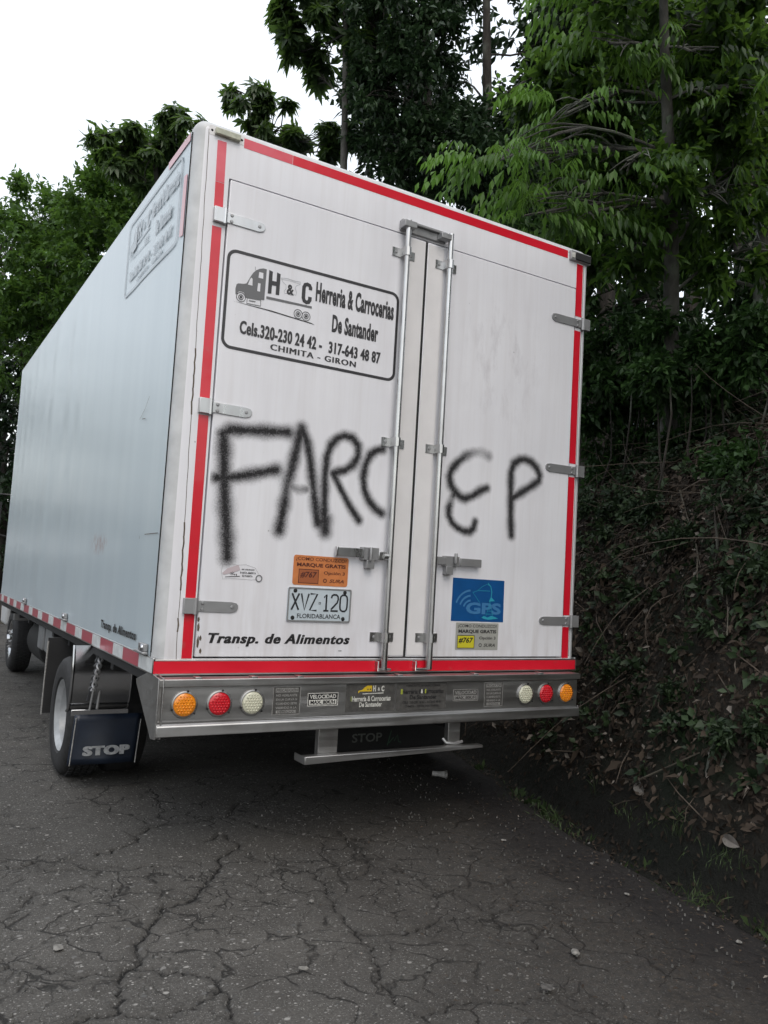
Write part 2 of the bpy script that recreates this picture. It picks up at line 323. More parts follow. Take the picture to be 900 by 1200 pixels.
# ------------------------------------------------------------------ mesh helper
class MB:
    def __init__(s): s.v = []; s.f = []; s.m = []
    def add(s, vs, fs, m=0):
        o = len(s.v); s.v.extend([tuple(map(float, p)) for p in vs])
        for f in fs: s.f.append([i+o for i in f]); s.m.append(m)
        return s
    def box(s, x0, x1, y0, y1, z0, z1, m=0):
        v = [(x, y, z) for x in (x0, x1) for y in (y0, y1) for z in (z0, z1)]
        return s.add(v, [(0, 1, 3, 2), (4, 6, 7, 5), (0, 4, 5, 1), (2, 3, 7, 6), (0, 2, 6, 4), (1, 5, 7, 3)], m)
    def tube(s, pts, rad, n=10, m=0, caps=True):
        pts = [np.array(p, float) for p in pts]; k = len(pts)
        if not hasattr(rad, '__len__'): rad = [rad]*k
        rings = []; ref = None
        for i in range(k):
            t = pts[min(i+1, k-1)]-pts[max(i-1, 0)]; t = t/(np.linalg.norm(t)+1e-9)
            if ref is None:
                a = np.array([0, 0, 1.0]) if abs(t[2]) < 0.9 else np.array([1.0, 0, 0]); ref = np.cross(t, a)
            ref = ref - t*np.dot(ref, t); ref /= (np.linalg.norm(ref)+1e-9); b = np.cross(t, ref)
            rings.append([pts[i]+(ref*math.cos(2*math.pi*j/n)+b*math.sin(2*math.pi*j/n))*rad[i] for j in range(n)])
        v = [p for r in rings for p in r]
        f = [(i*n+j, i*n+(j+1) % n, (i+1)*n+(j+1) % n, (i+1)*n+j) for i in range(k-1) for j in range(n)]
        if caps: f += [tuple(range(n))[::-1], tuple(range((k-1)*n, k*n))]
        return s.add(v, f, m)
    def prism(s, poly, fr, d0, d1, m=0):
        """poly in (u,v), extruded from depth d0 to d1 through frame fr(u,v,d)"""
        n = len(poly); v = [fr(a, b, d1) for a, b in poly]+[fr(a, b, d0) for a, b in poly]
        f = [tuple(range(n)), tuple(range(n, 2*n))[::-1]]+[(j, j+n, (j+1) % n+n, (j+1) % n) for j in range(n)]
        return s.add(v, f, m)
    def flat(s, poly, fr, d, m=0):
        return s.add([fr(a, b, d) for a, b in poly], [tuple(range(len(poly)))], m)
    def ring(s, outer, inner, fr, d, m=0, close=True):
        n = len(outer); v = [fr(a, b, d) for a, b in outer]+[fr(a, b, d) for a, b in inner]
        return s.add(v, [(j, (j+1) % n, (j+1) % n+n, j+n) for j in range(n if close else n-1)], m)
    def line(s, pts, wd, fr, d, m=0, close=False):
        P = [np.array(p, float) for p in pts]; k = len(P); A = []; B = []
        for i in range(k):
            a = P[i-1] if (i > 0 or close) else P[i]; b = P[(i+1) % k] if (i < k-1 or close) else P[i]
            t = b-a; t /= (np.linalg.norm(t)+1e-9); nn = np.array([-t[1], t[0]])*wd/2
            A.append(P[i]+nn); B.append(P[i]-nn)
        return s.ring(B, A, fr, d, m, close)
    def lathe(s, prof, c, ax, n=32, m=0):
        """prof: (radius, offset along axis)"""
        c = np.array(c, float); ax = np.array(ax, float); ax /= np.linalg.norm(ax)
        u = np.cross(ax, (0, 0, 1.0) if abs(ax[2]) < 0.9 else (1.0, 0, 0)); u /= np.linalg.norm(u); w_ = np.cross(ax, u)
        v = [c+ax*h+(u*math.cos(2*math.pi*j/n)+w_*math.sin(2*math.pi*j/n))*r for r, h in prof for j in range(n)]
        f = [(i*n+j, i*n+(j+1) % n, (i+1)*n+(j+1) % n, (i+1)*n+j) for i in range(len(prof)-1) for j in range(n)]
        return s.add(v, f, m)
    def text(s, st, x0, x1, z0, z1, fr, d, m=0, bold=0.0, shear=0.0, space=1.0, fat=0.0):
        """lettering fitted exactly to the box x0..x1, z0..z1 of the frame"""
        cu = bpy.data.curves.new('t', 'FONT'); cu.body = st; cu.size = 1.0; cu.offset = bold; cu.shear = shear
        cu.space_character = space; cu.resolution_u = 3
        ob = bpy.data.objects.new('t', cu); me = bpy.data.meshes.new_from_object(ob)
        P = np.array([v.co[:] for v in me.vertices]); F = [tuple(p.vertices) for p in me.polygons]
        bpy.data.objects.remove(ob); bpy.data.curves.remove(cu); bpy.data.meshes.remove(me)
        lo = P.min(0); hi = P.max(0)
        X = x0+(P[:, 0]-lo[0])/(hi[0]-lo[0])*(x1-x0); Z = z0+(P[:, 1]-lo[1])/(hi[1]-lo[1])*(z1-z0)
        for q, dx in enumerate((0.0, -fat, fat) if fat else (0.0,)): s.add([fr(a+dx, b, d+q*0.00012) for a, b in zip(X, Z)], F, m)
        return s
    def build(s, name, mats, parent=None, bevel=0.0, seg=2, smooth=None, loc=None):
        me = bpy.data.meshes.new(name)
        me.from_pydata(s.v, [], s.f)
        mats = mats if isinstance(mats, (list, tuple)) else [mats]
        for mm in mats: me.materials.append(mm)
        me.polygons.foreach_set('material_index', s.m)
        if bevel > 0:
            bm = bmesh.new(); bm.from_mesh(me)
            bmesh.ops.remove_doubles(bm, verts=bm.verts, dist=1e-5)
            bmesh.ops.recalc_face_normals(bm, faces=bm.faces)
            es = [e for e in bm.edges if len(e.link_faces) == 2 and e.calc_face_angle(0) > 0.5]
            for f_ in bm.faces: f_.smooth = False
            rb_ = bmesh.ops.bevel(bm, geom=es, offset=bevel, segments=seg, profile=0.5, affect='EDGES', clamp_overlap=True)
            for f_ in rb_['faces']: f_.smooth = True
            bm.to_mesh(me); bm.free()
        if smooth:
            me.polygons.foreach_set('use_smooth', [True]*len(me.polygons))
            me.set_sharp_from_angle(angle=math.radians(35))
        me.update()
        o = bpy.data.objects.new(name, me); COL.objects.link(o)
        if parent is not None: o.parent = parent
        return o

def tag(o, label=None, cat=None, group=None, kind=None):
    if label: o['label'] = label
    if cat: o['category'] = cat
    if group: o['group'] = group
    if kind: o['kind'] = kind
    return o
def thing(name, label, cat, group=None, loc=(0, 0, 0)):
    o = bpy.data.objects.new(name, None); COL.objects.link(o); o.location = loc; o.empty_display_size = 0.2
    return tag(o, label, cat, group)
def rr(x0, x1, z0, z1, r, n=6):
    """rounded rectangle, counter-clockwise"""
    out = []
    for cx, cz, a0 in ((x1-r, z0+r, -90), (x1-r, z1-r, 0), (x0+r, z1-r, 90), (x0+r, z0+r, 180)):
        for i in range(n+1):
            a = math.radians(a0+90*i/n); out.append((cx+r*math.cos(a), cz+r*math.sin(a)))
    return out
def circ(cx, cz, r, n=24): return [(cx+r*math.cos(2*math.pi*i/n), cz+r*math.sin(2*math.pi*i/n)) for i in range(n)]

W, L, ZB, ZT = 2.394, 5.81, 0.845, 3.236
rearF = lambda y0: (lambda u, v, d: (u, y0-d, v))
sideF = lambda x0: (lambda u, v, d: (x0-d, -u, v))     # u = -y, seen from the left of the truck

# ================================================================== ROAD AND BANK
def xe(y):   # the broken edge of the asphalt
    return np.interp(y, [-12, -6, -2.5, -1.48, -1.15, -0.74, -0.31, 0.48, 1.1, 1.77, 4, 8, 14, 40], [1.5, 1.75, 1.93, 1.966, 2.02, 2.073, 2.148, 2.384, 2.60, 2.79, 3.3, 3.75, 4.0, 4.5])
PROF_D = [-60, -6.0, -0.35, 0.0, 0.04, 0.14, 0.42, 0.56, 0.63, 0.80, 1.0, 1.3, 1.6, 2.0, 2.6, 3.6, 5.0, 8.0, 20, 60]
PROF_Z = [-0.04, -0.04, -0.04, -0.045, -0.14, -0.31, -0.34, -0.26, -0.02, 0.28, 0.66, 1.20, 1.65, 2.10, 2.6, 3.05, 3.5, 4.0, 4.8, 7.0]
_sn = rng.uniform(0, 6.28, (14, 2)); _sk = rng.normal(0, 1, (14, 2))
def rough_(x, y):
    z = np.zeros_like(x, dtype=float)
    for i in range(14):
        k = 0.7*1.42**i; a = 0.17/1.29**i
        z += a*np.sin(k*(x*math.cos(_sn[i, 0])+y*math.sin(_sn[i, 0]))+_sn[i, 1])*np.sin(k*0.8*(x*math.sin(_sn[i, 0]*1.7)-y*math.cos(_sn[i, 0]*1.7))+_sk[i, 0]*3)
    return z
def ground_z(x, y):
    x = np.asarray(x, float); y = np.asarray(y, float)
    d = x-xe(y); z = np.interp(d, PROF_D, PROF_Z)
    amp = np.interp(d, [0.0, 0.5, 1.2, 3.0], [0.0, 0.18, 0.75, 1.0])
    z = z + rough_(x, y)*amp
    dl = -4.3 - x                                        # verge on the far left of the road
    z = np.where(dl > 0, z+0.05+np.interp(dl, [0, 1, 4, 30], [0, 0.1, 0.6, 3.0]), z)
    return z
def grid_mesh(name, xs, ys, zf, mat, kind='structure', attrs=None):
    X, Y = np.meshgrid(xs, ys); Z = zf(X, Y); nx, ny = len(xs), len(ys)
    v = np.stack([X.ravel(), Y.ravel(), Z.ravel()], 1).astype(np.float32)
    i = (np.arange(ny-1)[:, None]*nx+np.arange(nx-1)[None]).ravel()
    q = np.stack([i, i+1, i+nx+1, i+nx], 1).astype(np.int32)
    me = bpy.data.meshes.new(name); me.vertices.add(len(v)); me.vertices.foreach_set('co', v.ravel())
    me.loops.add(q.size); me.loops.foreach_set('vertex_index', q.ravel())
    me.polygons.add(len(q)); me.polygons.foreach_set('loop_start', np.arange(0, q.size, 4, dtype=np.int32))
    me.polygons.foreach_set('use_smooth', np.ones(len(q), bool))
    me.update(calc_edges=True); me.materials.append(mat)
    for k, a in (attrs(X, Y) if attrs else {}).items():
        at_ = me.attributes.new(k, 'FLOAT', 'POINT'); at_.data.foreach_set('value', a.ravel().astype(np.float32))
    o = bpy.data.objects.new(name, me); COL.objects.link(o)
    if kind: o['kind'] = kind
    return o
def spaced(dense0, dense1, step, lo, hi, g=1.18):
    a = list(np.arange(dense0, dense1, step)); s_ = step; x = a[-1]
    while x < hi: s_ *= g; x += s_; a.append(x)
    s_ = step; x = a[0]; b = []
    while x > lo: s_ *= g; x -= s_; b.append(x)
    return np.array(b[::-1]+a)

CRACKS = [   # polylines (x, y), half width in metres
 ([(0.46,0.10),(0.34,0.0),(0.30,-0.13),(0.217,-0.243),(0.103,-0.38),(-0.007,-0.398),(-0.06,-0.49),(-0.112,-0.586),(-0.175,-0.664),(-0.192,-0.785),(-0.25,-0.805),(-0.299,-0.939),(-0.31,-1.037),(-0.39,-1.03),(-0.465,-1.049),(-0.62,-1.12)], 0.0075),
 ([(-0.70,0.23),(-0.497,0.207),(-0.42,0.187),(-0.365,0.243),(-0.333,0.126),(-0.112,0.065),(0.05,0.02),(0.176,-0.039)], 0.003),
 ([(-0.25,-0.805),(-0.164,-0.829),(-0.09,-0.897),(-0.021,-0.937),(-0.005,-1.044),(-0.03,-1.165),(-0.063,-1.3)], 0.006),
 ([(-0.12,0.22),(0.052,0.312),(0.18,0.505),(0.411,0.513),(0.583,0.563),(0.723,0.292),(0.837,0.146),(0.962,0.033),(1.145,-0.056),(1.3,-0.2)], 0.006),
 ([(-0.9,-0.60),(-0.583,-0.657),(-0.525,-0.668),(-0.456,-0.699),(-0.394,-0.771),(-0.254,-0.824)], 0.003),
 ([(0.358,0.228),(0.472,0.316),(0.493,-0.006),(0.548,-0.114),(0.652,-0.237),(0.654,-0.395)], 0.006),
 ([(1.145,-0.056),(0.99,0.085),(0.924,-0.302),(1.03,-0.405),(1.042,-0.64),(1.104,-0.718),(1.111,-0.922),(1.045,-1.031)], 0.005),
 ([(0.654,-0.395),(0.58,-0.62),(0.546,-0.818),(0.548,-0.982),(0.477,-1.133),(0.44,-1.279),(0.459,-1.406),(0.429,-1.6)], 0.005),
 ([(0.55,-0.85),(0.67,-0.92),(0.8,-0.927),(0.947,-0.9),(1.069,-0.974),(1.15,-1.119),(1.078,-1.212)], 0.005),
 ([(0.459,-1.40),(0.636,-1.399),(0.716,-1.435),(0.858,-1.468),(0.966,-1.638),(0.958,-1.719)], 0.004),
 ([(0.583,0.563),(0.70,0.72),(0.92,0.78),(1.1,1.0),(1.35,1.1)], 0.004),
 ([(0.103,-0.38),(0.0,-0.25),(-0.10,-0.22),(-0.19,-0.28)], 0.003),
 ([(0.654,-0.395),(0.80,-0.42),(0.924,-0.302)], 0.004),
 ([(-0.10,-0.23),(-0.2,-0.1),(-0.42,-0.12),(-0.5,-0.28)], 0.0025),
 ([(1.111,-0.922),(1.3,-0.85),(1.45,-0.6),(1.42,-0.35),(1.6,-0.2)], 0.004),
 ([(-0.31,-1.037),(-0.22,-1.12),(-0.10,-1.08),(-0.005,-1.044)], 0.004)]
def wiggle(pts, amp=0.012, seed=0):
    r_ = np.random.default_rng(seed); P = np.array(pts, float); out = [P[0]]
    for a, b in zip(P[:-1], P[1:]):
        n = max(2, int(np.linalg.norm(b-a)/0.025)); d = b-a; nn = np.array([-d[1], d[0]])/np.linalg.norm(d)
        for i in range(1, n+1): out.append(a+d*i/n+(nn*r_.normal(0, amp) if i < n else 0))
    return np.array(out)
def crack_field(X, Y):
    D = np.full(X.shape, 1.0)
    for ci, (pl, hw) in enumerate(CRACKS):
        P = wiggle(pl, 0.011, ci)
        for a, b in zip(P[:-1], P[1:]):
            m_ = (X > min(a[0], b[0])-0.08) & (X < max(a[0], b[0])+0.08) & (Y > min(a[1], b[1])-0.08) & (Y < max(a[1], b[1])+0.08)
            if not m_.any(): continue
            x = X[m_]; y = Y[m_]; d = b-a; t = np.clip(((x-a[0])*d[0]+(y-a[1])*d[1])/(d@d), 0, 1)
            dist = np.hypot(x-a[0]-t*d[0], y-a[1]-t*d[1])-hw*0.50
            D[m_] = np.minimum(D[m_], dist)
    return D
_cf = {}
def road_z(X, Y):
    D = crack_field(X, Y); _cf['D'] = D
    z = 0.012*np.sin(X*0.9+1)*np.sin(Y*0.7) + 0.004*np.sin(X*5.1+Y*2.2)*np.sin(Y*4.3-X) - 0.006
    z = np.where(D < 0.008, z-0.010*np.clip(1-D/0.008, 0, 1.2), z)
    e = xe(Y)-X
    z = z-np.where(e < 0.10, 0.035*np.clip(1-e/0.10, 0, 1)**2, 0)
    return np.minimum(z, 0.002)
def road():
    xs = spaced(-1.1, 1.75, 0.0125, -4.4, 2.2, 1.12)
    xs = xs[xs < 2.2]; ys = spaced(-2.35, 1.3, 0.0125, -14, 40, 1.10)
    # x is stretched so that the last columns follow the broken edge
    X, Y = np.meshgrid(xs, ys)
    jag = 0.020*np.sin(Y*9.3)+0.014*np.sin(Y*23.0+1)+0.010*np.sin(Y*57.0)
    E = xe(Y)+jag
    t = np.clip((X-1.3)/(xs[-1]-1.3), 0, 1); X = X*(1-t)+E*t
    def zf(_a, _b): return road_z(X, Y)
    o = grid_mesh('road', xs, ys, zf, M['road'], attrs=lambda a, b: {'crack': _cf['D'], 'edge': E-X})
    co = np.empty(len(o.data.vertices)*3, np.float32); o.data.vertices.foreach_get('co', co); co = co.reshape(-1, 3)
    co[:, 0] = X.ravel(); o.data.vertices.foreach_set('co', co.ravel()); o.data.update()
    return o
road()
gx = np.concatenate([np.array([-80, -50, -30, -20, -14, -10, -8, -7, -6, -5, -4.6, -4.3, -4]), np.arange(-3, 1.2, 0.5), np.arange(1.4, 7.0, 0.045), spaced(7.0, 8, 0.3, 7.0, 110, 1.25)])
gx = np.unique(np.round(gx, 3)); gy = np.unique(np.round(spaced(-3.2, 7.0, 0.06, -60, 160, 1.15), 3))
grid_mesh('ground', gx, gy, ground_z, M['soil'], attrs=lambda X, Y: {'damp': np.interp(X-xe(Y), [-.2, 0, .60, .78], [0, 1, 1, 0])})
# far wooded hill seen as a dim strip through the gaps at right
def hill():
    k = N('far_hill_green'); k.P(Base_Color=k.mix(k.noise(0.3, 6, k.coord()), (0.03, 0.045, 0.05, 1), (0.06, 0.08, 0.085, 1)), Roughness=1.0)
    xs = np.linspace(20, 150, 60); ys = np.linspace(10, 190, 60)
    zf = lambda X, Y: 4+26*np.clip((X*0.75+Y*0.55-50)/60, 0, 1)+rough_(X*0.2, Y*0.2)*8
    grid_mesh('hill', xs, ys, zf, k.mat)
hill()

# ================================================================== TRUCK
T = thing('box_truck', 'white box truck parked at the roadside with black sprayed graffiti on its rear doors', 'truck')

# ---- cargo body shell: rounded profile swept round the outline
def sweep(loops, name, mats, mi=0):
    """loops: list of (outline points (x,z), y)"""
    b = MB(); n = len(loops[0][0])
    v = [(x, y, z) for pts, y in loops for x, z in pts]
    f = [(i*n+(j+1) % n, i*n+j, (i+1)*n+j, (i+1)*n+(j+1) % n) for i in range(len(loops)-1) for j in range(n)]
    b.add(v, f, mi); return b
RC = 0.05
def outl(d, r0=0.055): return rr(d, W-d, ZB-0.06+d*0.0, ZT-d, max(r0-d, 0.004), 6)
lo = [(outl(0), L-0.05), (outl(0), 0.06)]
b = sweep(lo, 'cargo_body', M['side']); b.flat([(x, z) for x, z in outl(0)][::-1], lambda u, v, d: (u, L-0.05, v), 0)
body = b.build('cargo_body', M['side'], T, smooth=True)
# rear frame: from the side, round the corner, to the door opening
ox0, ox1, oz0, oz1 = 0.160, 2.294, 0.850, 2.992
lo = [(outl(-0.003), 0.075), (outl(-0.003), 0.05)]
for i in range(0, 7):
    a = math.radians(90*i/6); lo.append((outl(RC*(1-math.cos(a))-0.003*(1-i/6)), 0.05-0.05*math.sin(a)))
inner = []
base = outl(RC)
for x, z in base:
    inner.append((min(max(x, ox0), ox1), min(max(z, oz0), oz1)))
inner2 = rr(ox0, ox1, oz0, oz1, 0.004, 6)
lo += [(inner2, 0.0), (inner2, 0.05)]
rf = sweep(lo, 'rear_frame', M['rear']); n_ = len(lo[0][0])
rf.m = [2 if i//n_ < 7 else 0 for i in range(len(rf.m))]
rf.box(ox0-0.01, ox1+0.01, 0.045, 0.05, oz0-0.01, oz1+0.01, 1)      # dark backing behind the door gaps
o = rf.build('rear_frame', [M['rear'], M['gasket'], M['post']], T, smooth=True)
# seams in the corner post (cracked sealant line) and top profile
b = MB(); fr = rearF(0.0)
pts = [(0.068+0.004*math.sin(i*1.3)+0.00*i, 3.17-i*0.058) for i in range(41)]
r_ = random.Random(3)
pts = [(0.052+0.036*i/40+r_.uniform(-.0015, .0015), 3.185-i*0.0585) for i in range(41)]
b.line(pts, 0.0026, fr, 0.0006)
for i in (17, 18, 19, 20, 21, 30, 31, 32, 33, 34, 37): b.line([(pts[i][0]-.001, pts[i][1]), (pts[i][0]+.004*r_.random(), (pts[i][1]+pts[i+1][1])/2), pts[i+1]], 0.0065, fr, 0.0009)
b.line([(0.06, 3.190), (W-0.06, 3.190)], 0.002, fr, 0.0006)
b.line([(W-0.05, 3.18), (W-0.05, 0.86)], 0.003, fr, 0.0006)
b.build('corner_seam', M['rust'], T)
# scraped patches on the top edge profile
for (xc, ww) in ((1.42, 0.05), (1.50, 0.12), (1.63, 0.10), (1.20, 0.03), (0.75, 0.02), (2.05, .03)):
    b = MB(); zc = 3.2065+r_.uniform(-.002, .005)
    b.line([(xc-ww/2, zc+.001), (xc-ww*.2, zc+r_.uniform(0, .004)), (xc+ww*.2, zc-.003), (xc+ww/2, zc)], 0.0035, rearF(0.0115), 0.0)
    b.build('edge_scrape', M['rust'], T)

# ---- left side panel with gentle vertical waves (the sheet metal is not flat)
def side_panel():
    ys = np.concatenate([np.linspace(0.058, 0.10, 3), np.linspace(0.12, L-0.07, 330)]); zs = np.linspace(0.852, ZT-0.058, 90)
    Yg, Zg = np.meshgrid(ys, zs)
    r2 = np.random.default_rng(5); wv = np.zeros_like(Yg)
    for k in range(7):
        f = 1.2+k*1.25; ph = r2.uniform(0, 6.28); a = 0.0022/(1+0.5*k)
        wv += a*np.sin(f*Yg*1.9+ph+0.5*np.sin(Zg*1.7+k))*np.interp(Yg, [0.0, 1.2, 3.0, 5.8], [0.25, 0.6, 1.0, 1.25])
    wv += 0.0008*np.sin(Zg*2.1+0.8*Yg)+0.0002*np.sin(Zg*6.3-Yg*1.3)
    wv *= np.interp(Zg, [0.85, 0.95, 2.9, 3.17], [0.0, 1, 1, 0.2])*np.interp(Yg, [0.06, 0.3], [0, 1])
    X = -0.007-np.abs(wv)*0-wv
    nx, ny = len(ys), len(zs)
    v = np.stack([X.ravel(), Yg.ravel(), Zg.ravel()], 1)
    i = (np.arange(ny-1)[:, None]*nx+np.arange(nx-1)[None]).ravel(); q = np.stack([i, i+nx, i+nx+1, i+1], 1)
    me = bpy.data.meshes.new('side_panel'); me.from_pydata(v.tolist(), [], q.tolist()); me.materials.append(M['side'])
    me.polygons.foreach_set('use_smooth', np.ones(len(q), bool))
    sc = np.exp(-(((Yg-1.27)/0.20)**2+((Zg-1.34)/0.05)**2)**2)
    a_ = me.attributes.new('scuff', 'FLOAT', 'POINT'); a_.data.foreach_set('value', sc.ravel().astype(np.float32)); me.update()
    o = bpy.data.objects.new('side_panel', me); COL.objects.link(o); o.parent = T
side_panel()
b = MB(); b.box(-0.0075, 0.0, 0.052, 0.056, 0.87, ZT-0.06); b.build('side_seam', M['gasket'], T)

# ---- conspicuity strip and rails along the bottom
b = MB()
b.box(-0.012, 0.0, -0.012, L-0.06, 0.782, 0.853)            # left rail
b.box(-0.012, W+0.002, -0.012, 0.001, 0.780, 0.847)         # rear rail
b.box(W+0.0005, W+0.012, 0.002, L-0.06, 0.782, 0.853)
b.build('bottom_rail', M['inox'], T, bevel=0.003)
b = MB(); b.box(0.0, W, 0.06, L-0.06, 0.74, 0.786); b.build('floor_frame', M['chassis'], T)
strip_m = {}
y = -0.008; k = 0
while y < L-0.1:
    w_ = 0.222 if k == 0 else (0.287 if k % 2 else 0.203)
    y1 = min(y+w_-0.004, L-0.08); mat = 'redside' if k % 2 else 'whitetape'
    key = (mat, round(y1-y, 3))
    if key in strip_m:
        o = strip_m[key].copy(); COL.objects.link(o)
    else:
        bb = MB(); bb.box(-0.0006, 0.0008, 0, y1-y, 0, 0.057); o = bb.build('reflective_strip', M[mat]); strip_m[key] = o
    o.parent = T; o.location = (-0.0130, y, 0.7905); y += w_; k += 1
def tape(pts4, mat, y0=0.0, name='reflective_tape'):
    bb = MB(); bb.prism(pts4, rearF(y0), 0.0, 0.0011); return bb.build(name, M[mat], T)
# rear red tapes
tape([(-0.008, 0.7885), (2.384, 0.7885), (2.384, 0.8395), (-0.008, 0.8395)], 'red', -0.0125)
for z0, z1, mt in ((2.86, 3.150, 'redfade'), (2.845, 2.86, 'red')): pass
tape([(0.098, 2.96), (0.1395, 2.96), (0.1365, 3.151), (0.0945, 3.149)], 'redfade')
tape([(0.100, 2.845), (0.1415, 2.845), (0.1395, 2.958), (0.098, 2.958)], 'red')
tape([(0.103, 1.982), (0.148, 1.982), (0.1425, 2.755), (0.099, 2.755)], 'red')
tape([(0.108, 1.108), (0.153, 1.108), (0.1495, 1.905), (0.104, 1.905)], 'red')
tape([(0.111, 0.850), (0.156, 0.850), (0.1540, 1.040), (0.109, 1.040)], 'red')
tape([(0.218, 3.153), (0.46, 3.152), (0.46, 3.197), (0.217, 3.198)], 'redfade')
tape([(0.462, 3.152), (2.215, 3.153), (2.215, 3.199), (0.462, 3.197)], 'red')
for z0, z1 in ((0.850, 1.024), (1.090, 1.880), (1.958, 2.740), (2.826, 3.138)):
    tape([(2.291, z0), (2.339, z0), (2.337, z1), (2.289, z1)], 'red')
# side tapes near the top corner
for poly in ([(-0.40, 3.140), (-0.062, 3.138), (-0.062, 3.176), (-0.40, 3.178)], [(-0.118, 2.71), (-0.064, 2.70), (-0.064, 2.985), (-0.110, 2.99)]):
    bb = MB(); bb.prism(poly, sideF(-0.0105), 0, 0.001); bb.build('reflective_tape', M['redpale'], T)

# ---- doors
DY = -0.004
def door(x0, x1, name):
    bb = MB(); bb.box(x0, x1, DY, 0.034, 0.857, 2.985); return bb.build(name, M['rear'], T, bevel=0.004)
LD = door(0.1676, 1.2300, 'rear_door'); RD = door(1.2440, 2.2868, 'rear_door')
bb = MB(); bb.box(1.2296, 1.2444, DY+0.0035, 0.03, 0.860, 2.983); bb.build('door_seal', M['gasket'], RD)
RD['label'] = 'right rear door of the truck'; LD['label'] = 'left rear door of the truck'
for x0, x1, D in ((1.128, 1.227, LD), (1.247, 1.345, RD)):
    bb = MB(); bb.box(x0, x1, DY-0.0022, DY+0.001, 0.865, 2.975); bb.build('edge_trim', M['cream'], D, bevel=0.0008)
bb = MB()                                              # chipped paint at the lower left corner of the door
for (x, z, h) in ((0.176, 0.90, 0.05), (0.174, 0.97, 0.035), (0.186, 0.93, 0.02), (0.172, 1.01, 0.02), (0.19, 0.875, 0.02)):
    bb.flat([(x-.004, z), (x+.003, z-.004), (x+.006, z+h*.4), (x+.001, z+h), (x-.005, z+h*.6)], rearF(DY), 0.0012)
bb.build('paint_chip', M['rust'], LD)

def hinge(xk, xt, z, D, dark, left=True):
    """xk knuckle outer x on the frame, xt tip x on the door"""
    s_ = 1 if left else -1; mt = M['hinge_dark'] if dark else M['galv']
    bb = MB()
    h = 0.029
    # folded bracket on the frame
    a, c = sorted((xk, xk+s_*0.052))
    bb.box(a, c, -0.022, 0.0, z-h-.004, z+h+.004)
    strap = [(xk+s_*0.05, z-h), (xk+s_*0.05, z+h)]
    x0 = xk+s_*0.052
    pl = [(x0, z-h+.006), (xt-s_*0.03, z-h+.004), (xt-s_*.008, z-h*.62), (xt, z-.006), (xt, z+.008), (xt-s_*.008, z+h*.62), (xt-s_*0.03, z+h-.006), (x0, z+h-.004)]
    if not left: pl = pl[::-1]
    bb.prism(pl, rearF(DY), 0.0, 0.0055)
    o = bb.build('hinge', mt, D, bevel=0.0015)
    pb = MB(); pb.tube([(xk+s_*0.052, -0.016, z-h-.006), (xk+s_*0.052, -0.016, z+h+.006)], 0.010, 12); pb.build('hinge_pin', mt, D, smooth=True)
    for bx, bz in ((xk+s_*.085, z+.014), (xk+s_*.085, z-.014), (xt-s_*.028, z)):
        q_ = MB(); q_.lathe([(0, 0.0045), (0.006, 0.004), (0.0085, 0)], (bx, DY-.0055, bz), (0, -1, 0), 10); q_.build('bolt', M['hinge_dark'], D, smooth=True)
for z, dk in ((2.806, False), (1.944, False), (1.074, True)): hinge(0.099, 0.346, z, LD, dk)
for z, dk in ((2.783, True), (1.916, True), (1.057, True)): hinge(2.392, 2.107, z, RD, True, False)

def rod(x, D, tip):
    bb = MB(); bb.tube([(x, DY-0.040, 0.812), (x, DY-0.040, 3.045)], 0.0150, 16)
    bb.tube([(x, DY-0.040, 0.80), (x, DY-0.040, 0.93)], 0.0172, 16)
    bb.build('lock_rod', M['galv'], D, smooth=True)
    for z in (2.882, 1.912, 0.954):
        q_ = MB(); fx = x
        q_.box(fx-0.066, fx-0.018, DY-0.006, DY, z-.022, z+.022)
        q_.box(fx+0.018, fx+0.066, DY-0.006, DY, z-.022, z+.022)
        # saddle over the rod
        prof = [(fx-0.020, 0.0), (fx-0.020, 0.042), (fx-0.013, 0.056), (fx, 0.0605), (fx+0.013, 0.056), (fx+0.020, 0.042), (fx+0.020, 0.0)]
        inn = [(fx-0.0165, 0.0), (fx-0.0165, 0.040), (fx-0.010, 0.052), (fx, 0.0560), (fx+0.010, 0.052), (fx+0.0165, 0.040), (fx+0.0165, 0.0)]
        n = 7
        v = [(p[0], DY-p[1], z-.022) for p in prof]+[(p[0], DY-p[1], z-.022) for p in inn]+[(p[0], DY-p[1], z+.022) for p in prof]+[(p[0], DY-p[1], z+.022) for p in inn]
        f = []
        for i in range(n-1):
            f += [(i, i+1, i+1+2*n, i+2*n), (i+n, i+n+2*n, i+1+n+2*n, i+1+n), (i, i+n, i+1+n, i+1), (i+2*n, i+1+2*n, i+1+3*n, i+3*n)]
        q_.add(v, f)
        q_.build('rod_bracket', M['galv'], D, smooth=True)
        for sx in (-.044, .044):
            p_ = MB(); p_.lathe([(0, 0.004), (0.007, 0.0035), (0.009, 0)], (x+sx, DY-.006, z), (0, -1, 0), 8); p_.build('bolt', M['hinge_dark'], D, smooth=True)
rod(1.095, LD, 0.81); rod(1.358, RD, 0.82)
# cam keepers: top plate and bottom catches
bb = MB(); bb.box(1.065, 1.345, -0.014, 0.0, 3.000, 3.052); bb.box(1.065, 1.345, -0.030, -0.014, 3.040, 3.054)
bb.box(1.062, 1.135, -0.062, -0.014, 3.006, 3.040); bb.box(1.290, 1.352, -0.060, -0.014, 3.006, 3.036)
bb.build('top_keeper', M['hinge_dark'], T, bevel=0.003)
for x in (1.108, 1.325):
    bb = MB(); bb.box(x-.045, x+.03, -0.045, -0.0125, 0.795, 0.806); bb.box(x-.045, x-.037, -0.045, -0.0125, 0.795, 0.840); bb.build('bottom_keeper', M['galv'], T, bevel=0.002)
